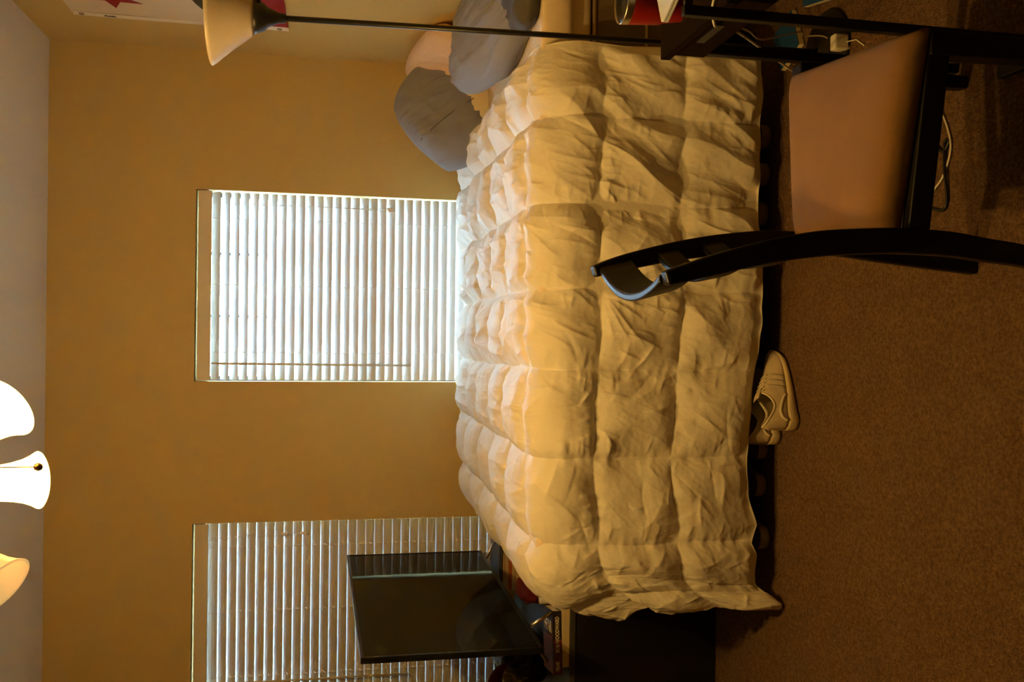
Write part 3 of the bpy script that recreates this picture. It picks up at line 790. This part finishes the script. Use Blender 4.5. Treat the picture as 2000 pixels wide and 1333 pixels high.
# ---- television
tv = thing('television', (-1.07, 3.66, 0.645), 'black flat television on silver V legs seen edgeways on the dresser', 'television')
A = Vector((-1.073, 3.05, 0)); B = Vector((-1.014, 4.27, 0))
tvx = (B - A).normalized(); tvn = Vector((tvx.y, -tvx.x, 0)); L = (B - A).length
zb0, zb1, zt0, zt1 = 0.735, 0.762, 1.369, 1.400
def tvp(s, t, d):
    """s along the width, t up (0-1), d behind the glass"""
    z0 = zb0 + (zb1 - zb0) * s / L; z1 = zt0 + (zt1 - zt0) * s / L
    p = A + tvx * s - tvn * d; return Vector((p.x, p.y, z0 + (z1 - z0) * t))
def tvslab(name, s0, s1, t0, t1, d0, d1, mat, bevel=0.002, par=None):
    V = [tvp(s, t, d) for d in (d0, d1) for s, t in ((s0, t0), (s1, t0), (s1, t1), (s0, t1))]
    return link(name, pyd(V, [(0, 1, 2, 3), (7, 6, 5, 4), (0, 4, 5, 1), (1, 5, 6, 2), (2, 6, 7, 3), (3, 7, 4, 0)]), mat, par or tv, bevel=bevel)
tvslab('housing', 0.0, L, 0.0, 1.0, 0.004, 0.022, 'bezel')
tvslab('rear_box', 0.12, L - 0.12, 0.03, 0.62, 0.022, 0.055, 'bezel', 0.006)
bz = 0.009
tvslab('bezel', 0, L, 0, 0.022, -0.001, 0.004, 'bezel', 0.001)
tvslab('bezel', 0, L, 1 - 0.016, 1, -0.001, 0.004, 'bezel', 0.001)
tvslab('bezel', 0, bz, 0.022, 1 - 0.016, -0.001, 0.004, 'bezel', 0.001)
tvslab('bezel', L - bz, L, 0.022, 1 - 0.016, -0.001, 0.004, 'bezel', 0.001)
tvslab('screen', bz, L - bz, 0.022, 1 - 0.016, 0.0015, 0.0038, 'screen', 0)
for (yy, ft, fz) in ((3.30, 0.0, 0.649), (4.16, 1.0, 0.717)):
    s = (yy - A.y) / tvx.y
    top = tvp(s, 0.015, 0.028)
    f1 = A + tvx * s + tvn * (0.035 if ft == 0 else 0.075); f1.z = fz
    f2 = A + tvx * (s + 0.05) - tvn * (0.175 if ft == 0 else 0.15); f2.z = fz
    tube('leg', [f1, top], 0.0075, 'chrome', tv, seg=10)
    tube('leg', [f2, top], 0.0075, 'chrome', tv, seg=10)

# ---- books at the near edge of the dresser
def book(name, label, c, ux, w, d, h, z, cover, pages, spine_name=None, group=None):
    """w = spine length along ux, d = depth behind the spine, h = thickness"""
    ux = Vector(ux).normalized(); uy = Vector((-ux.y, ux.x, 0)); c = Vector((c[0], c[1], z))
    root = thing(name, tuple(c), label, 'book')
    def slab(nm, x0, x1, y0, y1, z0, z1, mat, bev=0.0008):
        V = [c + ux * x + uy * y + Vector((0, 0, zz)) for zz in (z0, z1) for x, y in ((x0, y0), (x1, y0), (x1, y1), (x0, y1))]
        return link(nm, pyd(V, [(0, 3, 2, 1), (4, 5, 6, 7), (0, 1, 5, 4), (1, 2, 6, 5), (2, 3, 7, 6), (3, 0, 4, 7)]), mat, root, bevel=bev)
    slab('front_cover', -w / 2, w / 2, 0, d, h - 0.003, h, cover)
    slab('back_cover', -w / 2, w / 2, 0, d, 0, 0.003, cover)
    slab('spine', -w / 2, w / 2, -0.003, 0.0, 0, h, cover)
    slab('page_block', -w / 2 + 0.003, w / 2 - 0.003, 0.0, d - 0.004, 0.003, h - 0.003, pages)
    return root, c, ux, uy, slab
bk, bc, bx, by, _ = book('book', 'cream book lying on the dresser under the black and red book', (-1.10, 3.262), (1, -0.02, 0), 0.25, 0.18, 0.025, DZ + 0.0005, 'covercream', 'pages')
ux = Vector((1, 0.13, 0))
bk2, bc, bx, by, slab = book('book', 'black and red hardcover book on top of the cream book', (-1.135, 3.275), ux, 0.232, 0.155, 0.034, DZ + 0.026, 'coverblack', 'pages')
slab('cover_art', -0.116, 0.02, 0.012, 0.153, 0.034, 0.0346, 'coverred', 0)
slab('spine_art', -0.115, 0.012, -0.0035, -0.003, 0.001, 0.033, 'coverred', 0)
zup = Vector((0, 0, 1))
text('lettering', 'BOB WOODWARD', 0.0205, 'letter', bk2, frame(bc + bx * 0.030 - by * 0.0038 + zup * 0.017, bx, zup), bold=0.0006, sx=0.74)
text('lettering', 'FEAR', 0.0205, 'letter', bk2, frame(bc - bx * 0.085 - by * 0.0038 + zup * 0.017, bx, zup), bold=0.0006, sx=0.78)
text('title', 'FEAR', 0.062, 'letter', bk2, frame(bc + bx * 0.052 + by * 0.075 + zup * 0.0348, -by, bx), bold=0.001, sx=0.82)

# ---- other things on the dresser
def crumple(name, label, cat, c, size, mat, seed, z0):
    """soft lumpy object resting on z0"""
    bm = bmesh.new(); bmesh.ops.create_icosphere(bm, subdivisions=4, radius=1)
    for v in bm.verts:
        p = v.co.copy(); q = np.array(p)
        r = 1 + 0.20 * float(perlin(p.x * 1.6 + p.z, p.y * 1.6 + p.z * 1.3, seed)) + 0.12 * float(ridge(p.x * 3 + p.z * 2, p.y * 3 - p.z, seed + 2)) - 0.05
        v.co = Vector((p.x * size[0], p.y * size[1], p.z * size[2])) * r + Vector(c)
        v.co.z = max(v.co.z, z0 + 0.001)
    me = bpy.data.meshes.new(name); bm.to_mesh(me); bm.free()
    return tag(link(name, me, mat, smooth=True, origin=(c[0], c[1], z0)), label, cat)
def crate(name, label, lo, hi, mat, cat='box', bevel=0.003, extra=None):
    root = thing(name, ((lo[0] + hi[0]) / 2, (lo[1] + hi[1]) / 2, lo[2]), label, cat)
    zl = hi[2] - 0.35 * (hi[2] - lo[2])
    box('box_base', lo, (hi[0], hi[1], zl), mat, root, bevel=bevel)
    box('box_lid', (lo[0] - 0.001, lo[1] - 0.001, zl + 0.0006), (hi[0] + 0.001, hi[1] + 0.001, hi[2]), mat, root, bevel=bevel)
    return root
crate('box', 'tan cardboard box at the bottom of the stack behind the television', (-1.16, 4.085, DZ + 0.0005), (-0.985, 4.295, 0.647), 'cardboard')
bko = book('book', 'thin orange edged book between the tan box and the upper tan box', (-1.072, 4.088), (1, 0, 0), 0.17, 0.2, 0.010, 0.6485, 'orange', 'pages')
crate('box', 'upper tan box just below the charcoal box by the window', (-1.16, 4.083, 0.6595), (-0.985, 4.295, 0.690), 'cardboard')
crate('box', 'flat charcoal box on top of the stack, under a television leg', (-1.30, 4.078, 0.6915), (-0.925, 4.30, 0.7085), 'charcoalbox')
crate('box', 'small grey patterned box in front of the tan boxes', (-1.03, 3.93, DZ + 0.0005), (-0.985, 4.00, 0.637), 'darksole')
crumple('bag', 'dark red soft bag under the television screen', 'bag', (-1.045, 3.685, 0.640), (0.052, 0.115, 0.068), 'redcloth', 5, DZ)
crumple('pouch', 'black pouch between the red bag and the books', 'pouch', (-1.02, 3.525, 0.612), (0.04, 0.03, 0.03), 'plasticbag', 9, DZ)
jar = thing('jar', (-1.02, 3.455, DZ), 'small white jar beside the far corner of the black and red book', 'jar')
lathe('jar_body', [(0.0, 0.0), (0.018, 0.0), (0.02, 0.004), (0.02, 0.05)], 'white', jar, origin=(-1.02, 3.455, DZ + 0.0005), seg=24)
lathe('lid', [(0.0205, 0.05), (0.0205, 0.068), (0.019, 0.071), (0.0, 0.071)], 'white', jar, origin=(-1.02, 3.455, DZ + 0.0015), seg=24)
crumple('bag', 'shiny black plastic bag on the dresser behind the television', 'bag', (-1.345, 3.74, 0.675), (0.105, 0.19, 0.115), 'plasticbag', 14, DZ)
# red knitted cap: drooping pointed tip
cap = thing('cap', (-1.47, 3.46, DZ), 'dark red knitted cap standing beside the black plastic bag', 'cap')
cpts = catmull([(-1.47, 3.46, DZ + 0.003), (-1.465, 3.46, 0.70), (-1.425, 3.46, 0.79), (-1.365, 3.46, 0.832), (-1.312, 3.46, 0.826), (-1.272, 3.46, 0.792)], 6)
nr = len(cpts)
tube('crown', cpts, [0.034 * (1 - (i / (nr - 1)) ** 2.2) + 0.009 for i in range(nr)], 'redcloth', cap, seg=18)
lathe('cuff', [(0.046, 0.0), (0.050, 0.01), (0.050, 0.035), (0.042, 0.045)], 'redcloth', cap, origin=(-1.47, 3.46, DZ + 0.001), seg=24)

# ================================================================= DESK
KX0, KX1, KY0, KY1, KZ = 0.650, 1.312, 0.85, 1.955, 0.740
dk = thing('desk', (0.98, 1.4, 0), 'dark brown desk along the right wall with a slotted drawer', 'desk')
box('desktop', (KX0, KY0, KZ - 0.022), (KX1, KY1, KZ), 'desk', dk, bevel=0.002)
drw = []
for i, (a, b) in enumerate(((KY0 + 0.02, 1.38), (1.39, KY1 - 0.02))):
    d = box('drawer', (KX0 + 0.006, a, 0.642), (KX0 + 0.024, b, KZ - 0.024), 'desk', dk, bevel=0.002)
    yc2 = (a + b) / 2 + (0.12 if i else 0.0)
    box('handle', (KX0 + 0.0045, yc2 - 0.055, 0.684), (KX0 + 0.0065, yc2 + 0.055, 0.702), 'blackplastic', d, bevel=0.0005)
box('end_panel', (KX0 + 0.03, KY1 - 0.018, 0.642), (KX1, KY1, KZ - 0.024), 'desk', dk, bevel=0.002)
box('end_panel', (KX0 + 0.03, KY0, 0.642), (KX1, KY0 + 0.018, KZ - 0.024), 'desk', dk, bevel=0.002)
for x in (KX0 + 0.008, KX1 - 0.05):
    for y in (KY0 + 0.02, KY1 - 0.045):
        box('leg', (x, y, 0.0), (x + 0.024, y + 0.024, 0.641), 'blackwood', dk, bevel=0.003)
box('stretcher', (KX1 - 0.04, KY0 + 0.045, 0.30), (KX1 - 0.02, KY1 - 0.045, 0.40), 'blackwood', dk)

# ---- tumbler
tm = thing('tumbler', (0.718, 1.80, KZ), 'red insulated tumbler with a steel rim on the desk', 'tumbler')
TO = (0.718, 1.80, KZ + 0.0005)
lathe('body', [(0.0, 0.0), (0.031, 0.0), (0.0335, 0.004), (0.0345, 0.012)], 'steel', tm, origin=TO, seg=40)
lathe('sleeve', [(0.0345, 0.012), (0.0385, 0.04), (0.0415, 0.055), (0.0435, 0.06), (0.0478, 0.128)], 'redcup', tm, origin=TO, seg=40)
lathe('rim', [(0.0478, 0.128), (0.0486, 0.142), (0.0480, 0.145), (0.0455, 0.143), (0.044, 0.10), (0.0, 0.09)], 'steel', tm, origin=TO, seg=40)
lathe('lid', [(0.044, 0.139), (0.043, 0.143), (0.036, 0.143), (0.034, 0.136), (0.0, 0.136)], 'blackplastic', tm, origin=TO, seg=40)

# ---- laptop on its stand
lp = thing('laptop', (0.70, 1.62, 0.845), 'silver closed laptop with a rounded corner raised above the desk', 'laptop')
rotm = Matrix.Rotation(math.radians(25), 3, 'Z')
def laptop_slab(nm, z0, z1, mat, rr=0.014, ins=0.0):
    W, D = 0.31, 0.22; pts = []
    for cx, cy, a0 in ((W - rr, -rr, 0), (rr, -rr, 90), (rr, -D + rr, 180), (W - rr, -D + rr, 270)):
        for k in range(7):
            a = math.radians(a0 + 15 * k); pts.append((cx + (rr - ins) * math.cos(a), cy + (rr - ins) * math.sin(a)))
    n = len(pts); base = Vector((0.618, 1.655, 0))
    V = [base + rotm @ Vector((x, y, 0)) + Vector((0, 0, z)) for z in (z0, z1) for x, y in pts]
    F = [tuple(range(n - 1, -1, -1)), tuple(range(n, 2 * n))] + [(i, (i + 1) % n, n + (i + 1) % n, n + i) for i in range(n)]
    return link(nm, pyd(V, F), mat, lp, bevel=0.001)
laptop_slab('base', 0.838, 0.8435, 'silver')
laptop_slab('lid', 0.8442, 0.8495, 'silver')
st = thing('laptop_stand', (0.72, 1.60, 0), 'black laptop stand with thin posts in front of the desk', 'stand')
lb = Vector((0.618, 1.655, 0))
def lpt(x, y, z): return lb + rotm @ Vector((x, y, 0)) + Vector((0, 0, z))
V = [lpt(x, y, z) for z in (0.826, 0.8375) for x, y in ((0.03, -0.19), (0.29, -0.19), (0.29, -0.03), (0.03, -0.03))]
link('tray', pyd(V, [(0, 3, 2, 1), (4, 5, 6, 7), (0, 1, 5, 4), (1, 2, 6, 5), (2, 3, 7, 6), (3, 0, 4, 7)]), 'blackpaint', st, bevel=0.002)
box('post', (0.617, 1.587, 0.02), (0.637, 1.605, 0.830), 'blackpaint', st, bevel=0.002)
tube('tray_arm', [(0.627, 1.596, 0.822), lpt(0.06, -0.08, 0.822)], 0.006, 'blackpaint', st)
box('foot', (0.600, 1.45, 0.0), (0.640, 1.76, 0.02), 'blackpaint', st, bevel=0.003)
# ---- cables
tag(tube('cable', catmull([(0.70, 1.62, KZ + 0.003), (0.665, 1.65, KZ + 0.006), (0.640, 1.68, 0.73), (0.66, 1.75, 0.69), (0.69, 1.85, 0.601), (0.744, 2.1, 0.414), (0.798, 2.4, 0.175), (0.80, 2.52, 0.03), (0.72, 2.50, 0.004)], 8), 0.0028, 'white', seg=7), 'white cable hanging from the desk to the carpet behind the chair', 'cable')
tag(tube('cable', catmull([(0.672, 1.76, 0.66), (0.692, 1.8, 0.648), (0.75, 2.0, 0.5), (0.807, 2.2, 0.364), (0.93, 2.45, 0.12), (0.945, 2.52, 0.07), (0.93, 2.47, 0.03), (0.89, 2.44, 0.004)], 8), 0.0022, 'darksole', seg=7), 'thin grey cable sagging under the desk towards the adapter', 'cable')
tag(tube('cable', catmull([(0.60, 1.98, 0.004), (0.54, 1.945, 0.004), (0.48, 1.93, 0.004), (0.42, 1.955, 0.004), (0.39, 1.99, 0.004)], 8), 0.0028, 'white', seg=7), 'white cable curled on the carpet under the chair', 'cable')
tag(tube('cable', catmull([(0.50, 1.985, 0.005), (0.478, 1.955, 0.005), (0.50, 1.935, 0.005), (0.50, 1.95, 0.005), (0.43, 1.945, 0.009), (0.36, 1.94, 0.005), (0.335, 1.955, 0.005), (0.345, 2.0, 0.005), (0.36, 2.05, 0.005)], 8), 0.004, 'blackplastic', seg=7), 'black cable looped on the carpet under the chair', 'cable')
ad = thing('power_adapter', (0.885, 2.40, 0), 'white power adapter block on the carpet under the desk', 'adapter')
box('adapter_body', (0.862, 2.375, 0.0), (0.908, 2.405, 0.05), 'white', ad, bevel=0.005)
tube('plug_cord', [(0.885, 2.376, 0.012), (0.88, 2.34, 0.004), (0.85, 2.30, 0.004)], 0.002, 'white', ad, seg=6)
def folder(label, c, L_, W_, z, ang, mat, tilt=0.0):
    root = thing('folder', (c[0], c[1], z), label, 'folder')
    rm = Matrix.Rotation(ang, 3, 'Z') @ Matrix.Rotation(tilt, 3, 'X')
    for nm, z0, z1, m in (('back_cover', 0, 0.003, mat), ('sheets', 0.003, 0.020, 'pages'), ('front_cover', 0.020, 0.023, mat)):
        v, f = box_data((-L_ / 2, -W_ / 2, z0), (L_ / 2, W_ / 2, z1)); v = [rm @ p + Vector((c[0], c[1], z)) for p in v]
        link(nm, pyd(v, f), m, root, bevel=0.001)
folder('blue folder of papers lying on the carpet near the bed', (1.0, 2.72), 0.14, 0.13, 0.001, 0.4, 'blue')
folder('blue folder further under the desk by the right wall', (1.13, 2.50), 0.16, 0.20, 0.001, -0.2, 'blue')
crumple('bag', 'black bag on the carpet under the desk near the wall', 'bag', (1.12, 2.2, 0.12), (0.13, 0.18, 0.13), 'plasticbag', 31, 0.0)

# ================================================================= CHAIR
ch = thing('dining_chair', (0.40, 1.64, 0), 'black wooden chair with a tan padded seat facing the desk', 'chair')
near = [(0.108, 0.925), (0.119, 0.885), (0.134, 0.834), (0.158, 0.74), (0.175, 0.645), (0.183, 0.547), (0.185, 0.487), (0.183, 0.395), (0.175, 0.322), (0.166, 0.237), (0.150, 0.12), (0.132, 0.0)]
far_ = [(0.150, 0.925), (0.164, 0.885), (0.178, 0.834), (0.200, 0.74), (0.216, 0.645), (0.228, 0.547), (0.230, 0.487), (0.227, 0.395), (0.220, 0.322), (0.210, 0.237), (0.196, 0.10), (0.186, 0.0)]
near = [(x * 1.028, max(0.0, 1.465 + (z - 1.465) * 1.028)) for x, z in near[:-2]] + [(0.152, 0.10), (0.134, 0.0)]
YN, YFa = 1.465, 1.85
def post(pts, y):
    p = catmull([(x, y, z) for x, z in pts], 4); n = len(p)
    th = [0.026 + 0.020 * min(1, i / (n * 0.35)) - 0.010 * max(0, (i / (n - 1) - 0.6) / 0.4) for i in range(n)]
    return rect_sweep('rear_leg', p, 0.030, th, 'blackwood', ch, side=(0, 1, 0), bevel=0.006)
post(near, YN); post(far_, YFa)
def crest(z, x_near, x_far, hgt, bulge, lean):
    """one horizontal slat of the back, bowed away from the sitter"""
    P = []
    for i in range(17):
        t = i / 16; y = YN + 0.012 + (YFa - YN - 0.024) * t
        P.append(Vector((x_near + (x_far - x_near) * t - bulge * (1 - (2 * t - 1) ** 2), y, z)))
    V, F = [], []; n = len(P); up = Vector((lean, 0, 1)).normalized()
    for p in P:
        for a, b in ((-1, -1), (1, -1), (1, 1), (-1, 1)):
            V.append(p + up * b * hgt / 2 + Vector((1, 0, 0)) * a * 0.008)
    for i in range(n - 1):
        for k in range(4):
            a, b = i * 4 + k, i * 4 + (k + 1) % 4; F.append((a, b, b + 4, a + 4))
    F += [(3, 2, 1, 0), tuple((n - 1) * 4 + k for k in range(4))]
    return link('back_slat', pyd(V, F), 'blackwood', ch, bevel=0.004)
crest(0.878, 0.122, 0.163, 0.075, 0.045, -0.28)
crest(0.762, 0.153, 0.193, 0.050, 0.040, -0.22)
crest(0.660, 0.174, 0.214, 0.050, 0.035, -0.15)
# seat frame
def bar(name, p0, p1, z0, z1, w, mat='blackwood'):
    p0, p1 = Vector((*p0, 0)), Vector((*p1, 0)); d = (p1 - p0).normalized(); s = Vector((-d.y, d.x, 0)) * w / 2
    V = [Vector((q.x, q.y, z)) for z in (z0, z1) for q in (p0 - s, p1 - s, p1 + s, p0 + s)]
    return link(name, pyd(V, [(0, 3, 2, 1), (4, 5, 6, 7), (0, 1, 5, 4), (1, 2, 6, 5), (2, 3, 7, 6), (3, 0, 4, 7)]), mat, ch, bevel=0.004)
bar('side_rail', (0.185, 1.482), (0.525, 1.427), 0.396, 0.440, 0.026)
bar('side_rail', (0.225, 1.85), (0.60, 1.872), 0.396, 0.440, 0.024)
bar('front_rail', (0.552, 1.42), (0.605, 1.87), 0.396, 0.440, 0.024)
bar('rear_rail', (0.205, 1.48), (0.24, 1.84), 0.396, 0.440, 0.022)
for (x, y) in ((0.536, 1.428), (0.620, 1.882)):
    rect_sweep('front_leg', [(x, y, 0.440), (x + 0.003, y, 0.25), (x + 0.008, y + (0.01 if y > 1.6 else -0.01), 0.0)], [0.042, 0.040, 0.030], [0.042, 0.040, 0.030], 'blackwood', ch, side=(0, 1, 0), bevel=0.004)
# cushion: rounded trapezoid slab
def cushion():
    n = 40; g = np.linspace(-1, 1, n); X, Y = np.meshgrid(g, g, indexing='ij')
    xc, yc_ = (X + 1) / 2, (Y + 1) / 2
    ynear = 1.488 + (1.408 - 1.488) * xc; yfar = 1.828 + (1.868 - 1.828) * xc
    xr = 0.205 + 0.015 * yc_; xf = 0.562 + 0.048 * yc_
    px = xr + (xf - xr) * xc; py = ynear + (yfar - ynear) * yc_
    e = (np.clip(1 - np.abs(X) ** 9, 0, 1) * np.clip(1 - np.abs(Y) ** 9, 0, 1)) ** 0.5
    top = 0.452 + 0.036 * e + 0.006 * (1 - X ** 2) * (1 - Y ** 2); bot = 0.4405 + 0 * e
    cxm, cym = px.mean(), py.mean()
    V = [np.stack([px, py, top], -1).reshape(-1, 3), np.stack([cxm + (px - cxm) * 0.985, cym + (py - cym) * 0.985, bot], -1).reshape(-1, 3)]
    Q = [grid_faces(n, n), grid_faces(n, n, base=n * n, flip=True)]
    rim = [i * n for i in range(n)] + [(n - 1) * n + j for j in range(1, n)] + [i * n + n - 1 for i in range(n - 2, -1, -1)] + [j for j in range(n - 2, 0, -1)]
    side = [(rim[(q + 1) % len(rim)], rim[q], rim[q] + n * n, rim[(q + 1) % len(rim)] + n * n) for q in range(len(rim))]
    return np_mesh(np.concatenate(V), np.concatenate(Q + [np.array(side)]))
link('seat_cushion', cushion(), 'seat', ch, smooth=True)

# ================================================================= SHOES
def shoe(name, label, heel, toe, z, mats, group=None, detail=True, length=None):
    hv, tv_ = Vector((*heel, 0)), Vector((*toe, 0)); Ls = (tv_ - hv).length; d = (tv_ - hv).normalized(); s = Vector((-d.y, d.x, 0))
    root = thing(name, (heel[0], heel[1], z), label, 'shoe', group)
    def hw(u):   # half width
        return (0.036 + 0.014 * math.sin(math.pi * min(1, max(0, (u - 0.15) / 0.95))) ** 1.2) * (1 - max(0, (u - 0.70) / 0.30) ** 3.2 * 0.98) * (min(1, u / 0.07) ** 0.5 * 0.98 + 0.02)
    def hh(u):   # height of the upper above the sole
        return np.interp(u, [0, 0.03, 0.10, 0.25, 0.40, 0.50, 0.65, 0.8, 0.92, 1.0], [0.060, 0.078, 0.082, 0.070, 0.080, 0.074, 0.052, 0.036, 0.024, 0.004])
    def pt(u, w, h): return hv + d * (u * Ls) + s * w + Vector((0, 0, z + h))
    us = [0.0, 0.01, 0.03, 0.06, 0.1, 0.15, 0.2, 0.26, 0.32, 0.38, 0.44, 0.5, 0.56, 0.62, 0.68, 0.74, 0.8, 0.86, 0.91, 0.95, 0.98, 1.0]
    def st(u): return np.interp(u, [0, 0.15, 0.4, 0.7, 1.0], [0.040, 0.038, 0.028, 0.022, 0.024])    # sole thickness
    # midsole
    V, F = [], []; m = len(us)
    for (k, fl, hfrac) in ((0, 0.96, 0.12), (1, 1.10, 0.35), (2, 1.10, 0.75), (3, 1.0, 1.0)):
        ring = [pt(u, hw(u) * fl, st(u) * hfrac + (0.012 * max(0, u - 0.8) / 0.2 if k < 2 else 0)) for u in us] + [pt(u, -hw(u) * fl, st(u) * hfrac + (0.012 * max(0, u - 0.8) / 0.2 if k < 2 else 0)) for u in reversed(us)]
        V += ring
    n = 2 * m
    for k in range(3):
        for i in range(n): F.append((k * n + i, k * n + (i + 1) % n, (k + 1) * n + (i + 1) % n, (k + 1) * n + i))
    for k in (0, 3):
        for i in range(m - 1):
            q = (k * n + i, k * n + i + 1, k * n + n - 2 - i, k * n + n - 1 - i); F.append(q if k == 3 else q[::-1])
    link('midsole', pyd(V, F), mats['sole'], root, smooth=True)
    V2, F2 = [], []
    for hfr in (0.0, 0.005):
        V2 += [pt(u, hw(u) * 0.97, hfr + 0.012 * max(0, u - 0.8) / 0.2) for u in us] + [pt(u, -hw(u) * 0.97, hfr + 0.012 * max(0, u - 0.8) / 0.2) for u in reversed(us)]
    for i in range(n): F2.append((i, (i + 1) % n, n + (i + 1) % n, n + i))
    for i in range(m - 1): F2.append((i + 1, i, n - 1 - i, n - 2 - i))
    link('outsole', pyd(V2, F2), mats['out'], root)
    # upper
    uu = [i / 55 for i in range(56)]; K = 33
    V, F = [], []
    def up(u, th):
        c, sn = math.cos(th), math.sin(th)
        w = hw(u) * (abs(c) ** 0.62) * (1 if c > 0 else -1) * (1.0 - 0.22 * sn * (1 if u < 0.45 else 1.5))
        return pt(u, w, st(u) - 0.002 + hh(u) * sn ** 0.75)
    for u in uu:
        for k in range(K):
            V.append(up(u, math.pi * k / (K - 1)))
    for i in range(len(uu) - 1):
        for k in range(K - 1):
            u = (uu[i] + uu[i + 1]) / 2; th = math.pi * (k + 0.5) / (K - 1)
            if ((u - 0.235) / 0.195) ** 2 + ((th - math.pi / 2) / 1.02) ** 2 < 1: continue
            a = i * K + k; F.append((a, a + 1, a + K + 1, a + K))
    o = link('upper', pyd(V, F), mats['upper'], root, smooth=True)
    md = o.modifiers.new('solid', 'SOLIDIFY'); md.thickness = 0.004; md.offset = -1
    # insole
    V3 = [pt(u, hw(u) * 0.85, st(u) + 0.004) for u in us[2:18]] + [pt(u, -hw(u) * 0.85, st(u) + 0.004) for u in reversed(us[2:18])]
    m3 = 16; F3 = [(i, i + 1, 2 * m3 - 2 - i, 2 * m3 - 1 - i) for i in range(m3 - 1)]
    link('insole', pyd(V3, F3), mats['lining'], root)
    if not detail: return root
    # collar piping, laces, tongue, heel cage, stripes
    rim = []
    for q in range(40):
        a = 2 * math.pi * q / 40
        rim.append(up(0.235 + 0.195 * math.cos(a), math.pi / 2 + 1.02 * math.sin(a)))
    tube('collar', rim + [rim[0]], 0.0035, mats['cage'], root, seg=8)
    for q in range(5):
        u = 0.44 + q * 0.048
        P = [up(u, th) + Vector((0, 0, 0.003)) for th in np.linspace(1.0, math.pi - 1.0, 9)]
        tube('lace', P, 0.0026, mats['cage'], root, seg=6)
    T = []
    for i in range(6):
        for k in range(7):
            u = 0.36 + i * 0.025 ; th = 1.15 + (math.pi - 2.3) * k / 6
            p = up(u, th) + Vector((0, 0, 0.004 + 0.014 * (1 - i / 5))); T.append(p)
    TF = [(i * 7 + k, i * 7 + k + 1, (i + 1) * 7 + k + 1, (i + 1) * 7 + k) for i in range(5) for k in range(6)]
    tg = link('tongue', pyd(T, TF), mats['upper'], root, smooth=True); md = tg.modifiers.new('solid', 'SOLIDIFY'); md.thickness = 0.004
    for sd in (0, 1):
        def ur(u, th): return up(u, th if sd else math.pi - th) + (s * (0.0015 if sd else -0.0015))
        P = [ur(0.36, 0.05), ur(0.32, 0.12), ur(0.25, 0.22), ur(0.17, 0.25), ur(0.10, 0.18), ur(0.06, 0.05)]
        tube('heel_cage', catmull(P, 6), 0.0042, mats['cage'], root, seg=8)
        for q in range(3):
            u0 = 0.47 + q * 0.065
            P = [ur(u0 - 0.03, 0.06), ur(u0, 0.4), ur(u0 + 0.02, 0.8)]
            vS = []
            pc = catmull(P, 4)
            tube('side_stripe', pc, 0.0032, mats['stripe'], root, seg=6)
    return root
white = dict(sole='sole', out='outsole', upper='leather', lining='lining', cage='cage', stripe='stripe')
shoe('sneaker', 'white lace up sneaker lying on the carpet, the nearer of the pair beside the bed', (-0.275, 2.655), (-0.020, 2.800), 0.0005, white)
shoe('sneaker', 'white sneaker tucked behind its mate under the hem of the comforter', (-0.335, 2.775), (-0.085, 2.900), 0.0005, white)
dark = dict(sole='darksole', out='outsole', upper='darkshoe', lining='lining', cage='darkshoe', stripe='darkshoe')
ud = [(0.715, 2.845), (0.585, 2.85), (-0.36, 2.84), (-0.49, 2.85), (-0.665, 2.82), (0.45, 2.86)]
wh = ['rightmost dark shoe under the head end of the bed', 'dark shoe under the bed second from the head end', 'dark shoe under the bed just left of the white sneakers', 'dark shoe under the bed, middle one left of the sneakers', 'dark shoe under the bed nearest the foot corner', 'dark shoe under the bed behind the chair back']
for (x, y), lb_ in zip(ud, wh):
    shoe('shoe', lb_, (x, y), (x + 0.02, y + 0.28), 0.0005, dark, group=None, detail=False)

# ---------------------------------------------------------------- tidy helper properties
for o in bpy.data.objects:
    if '_base' in o: del o['_base']
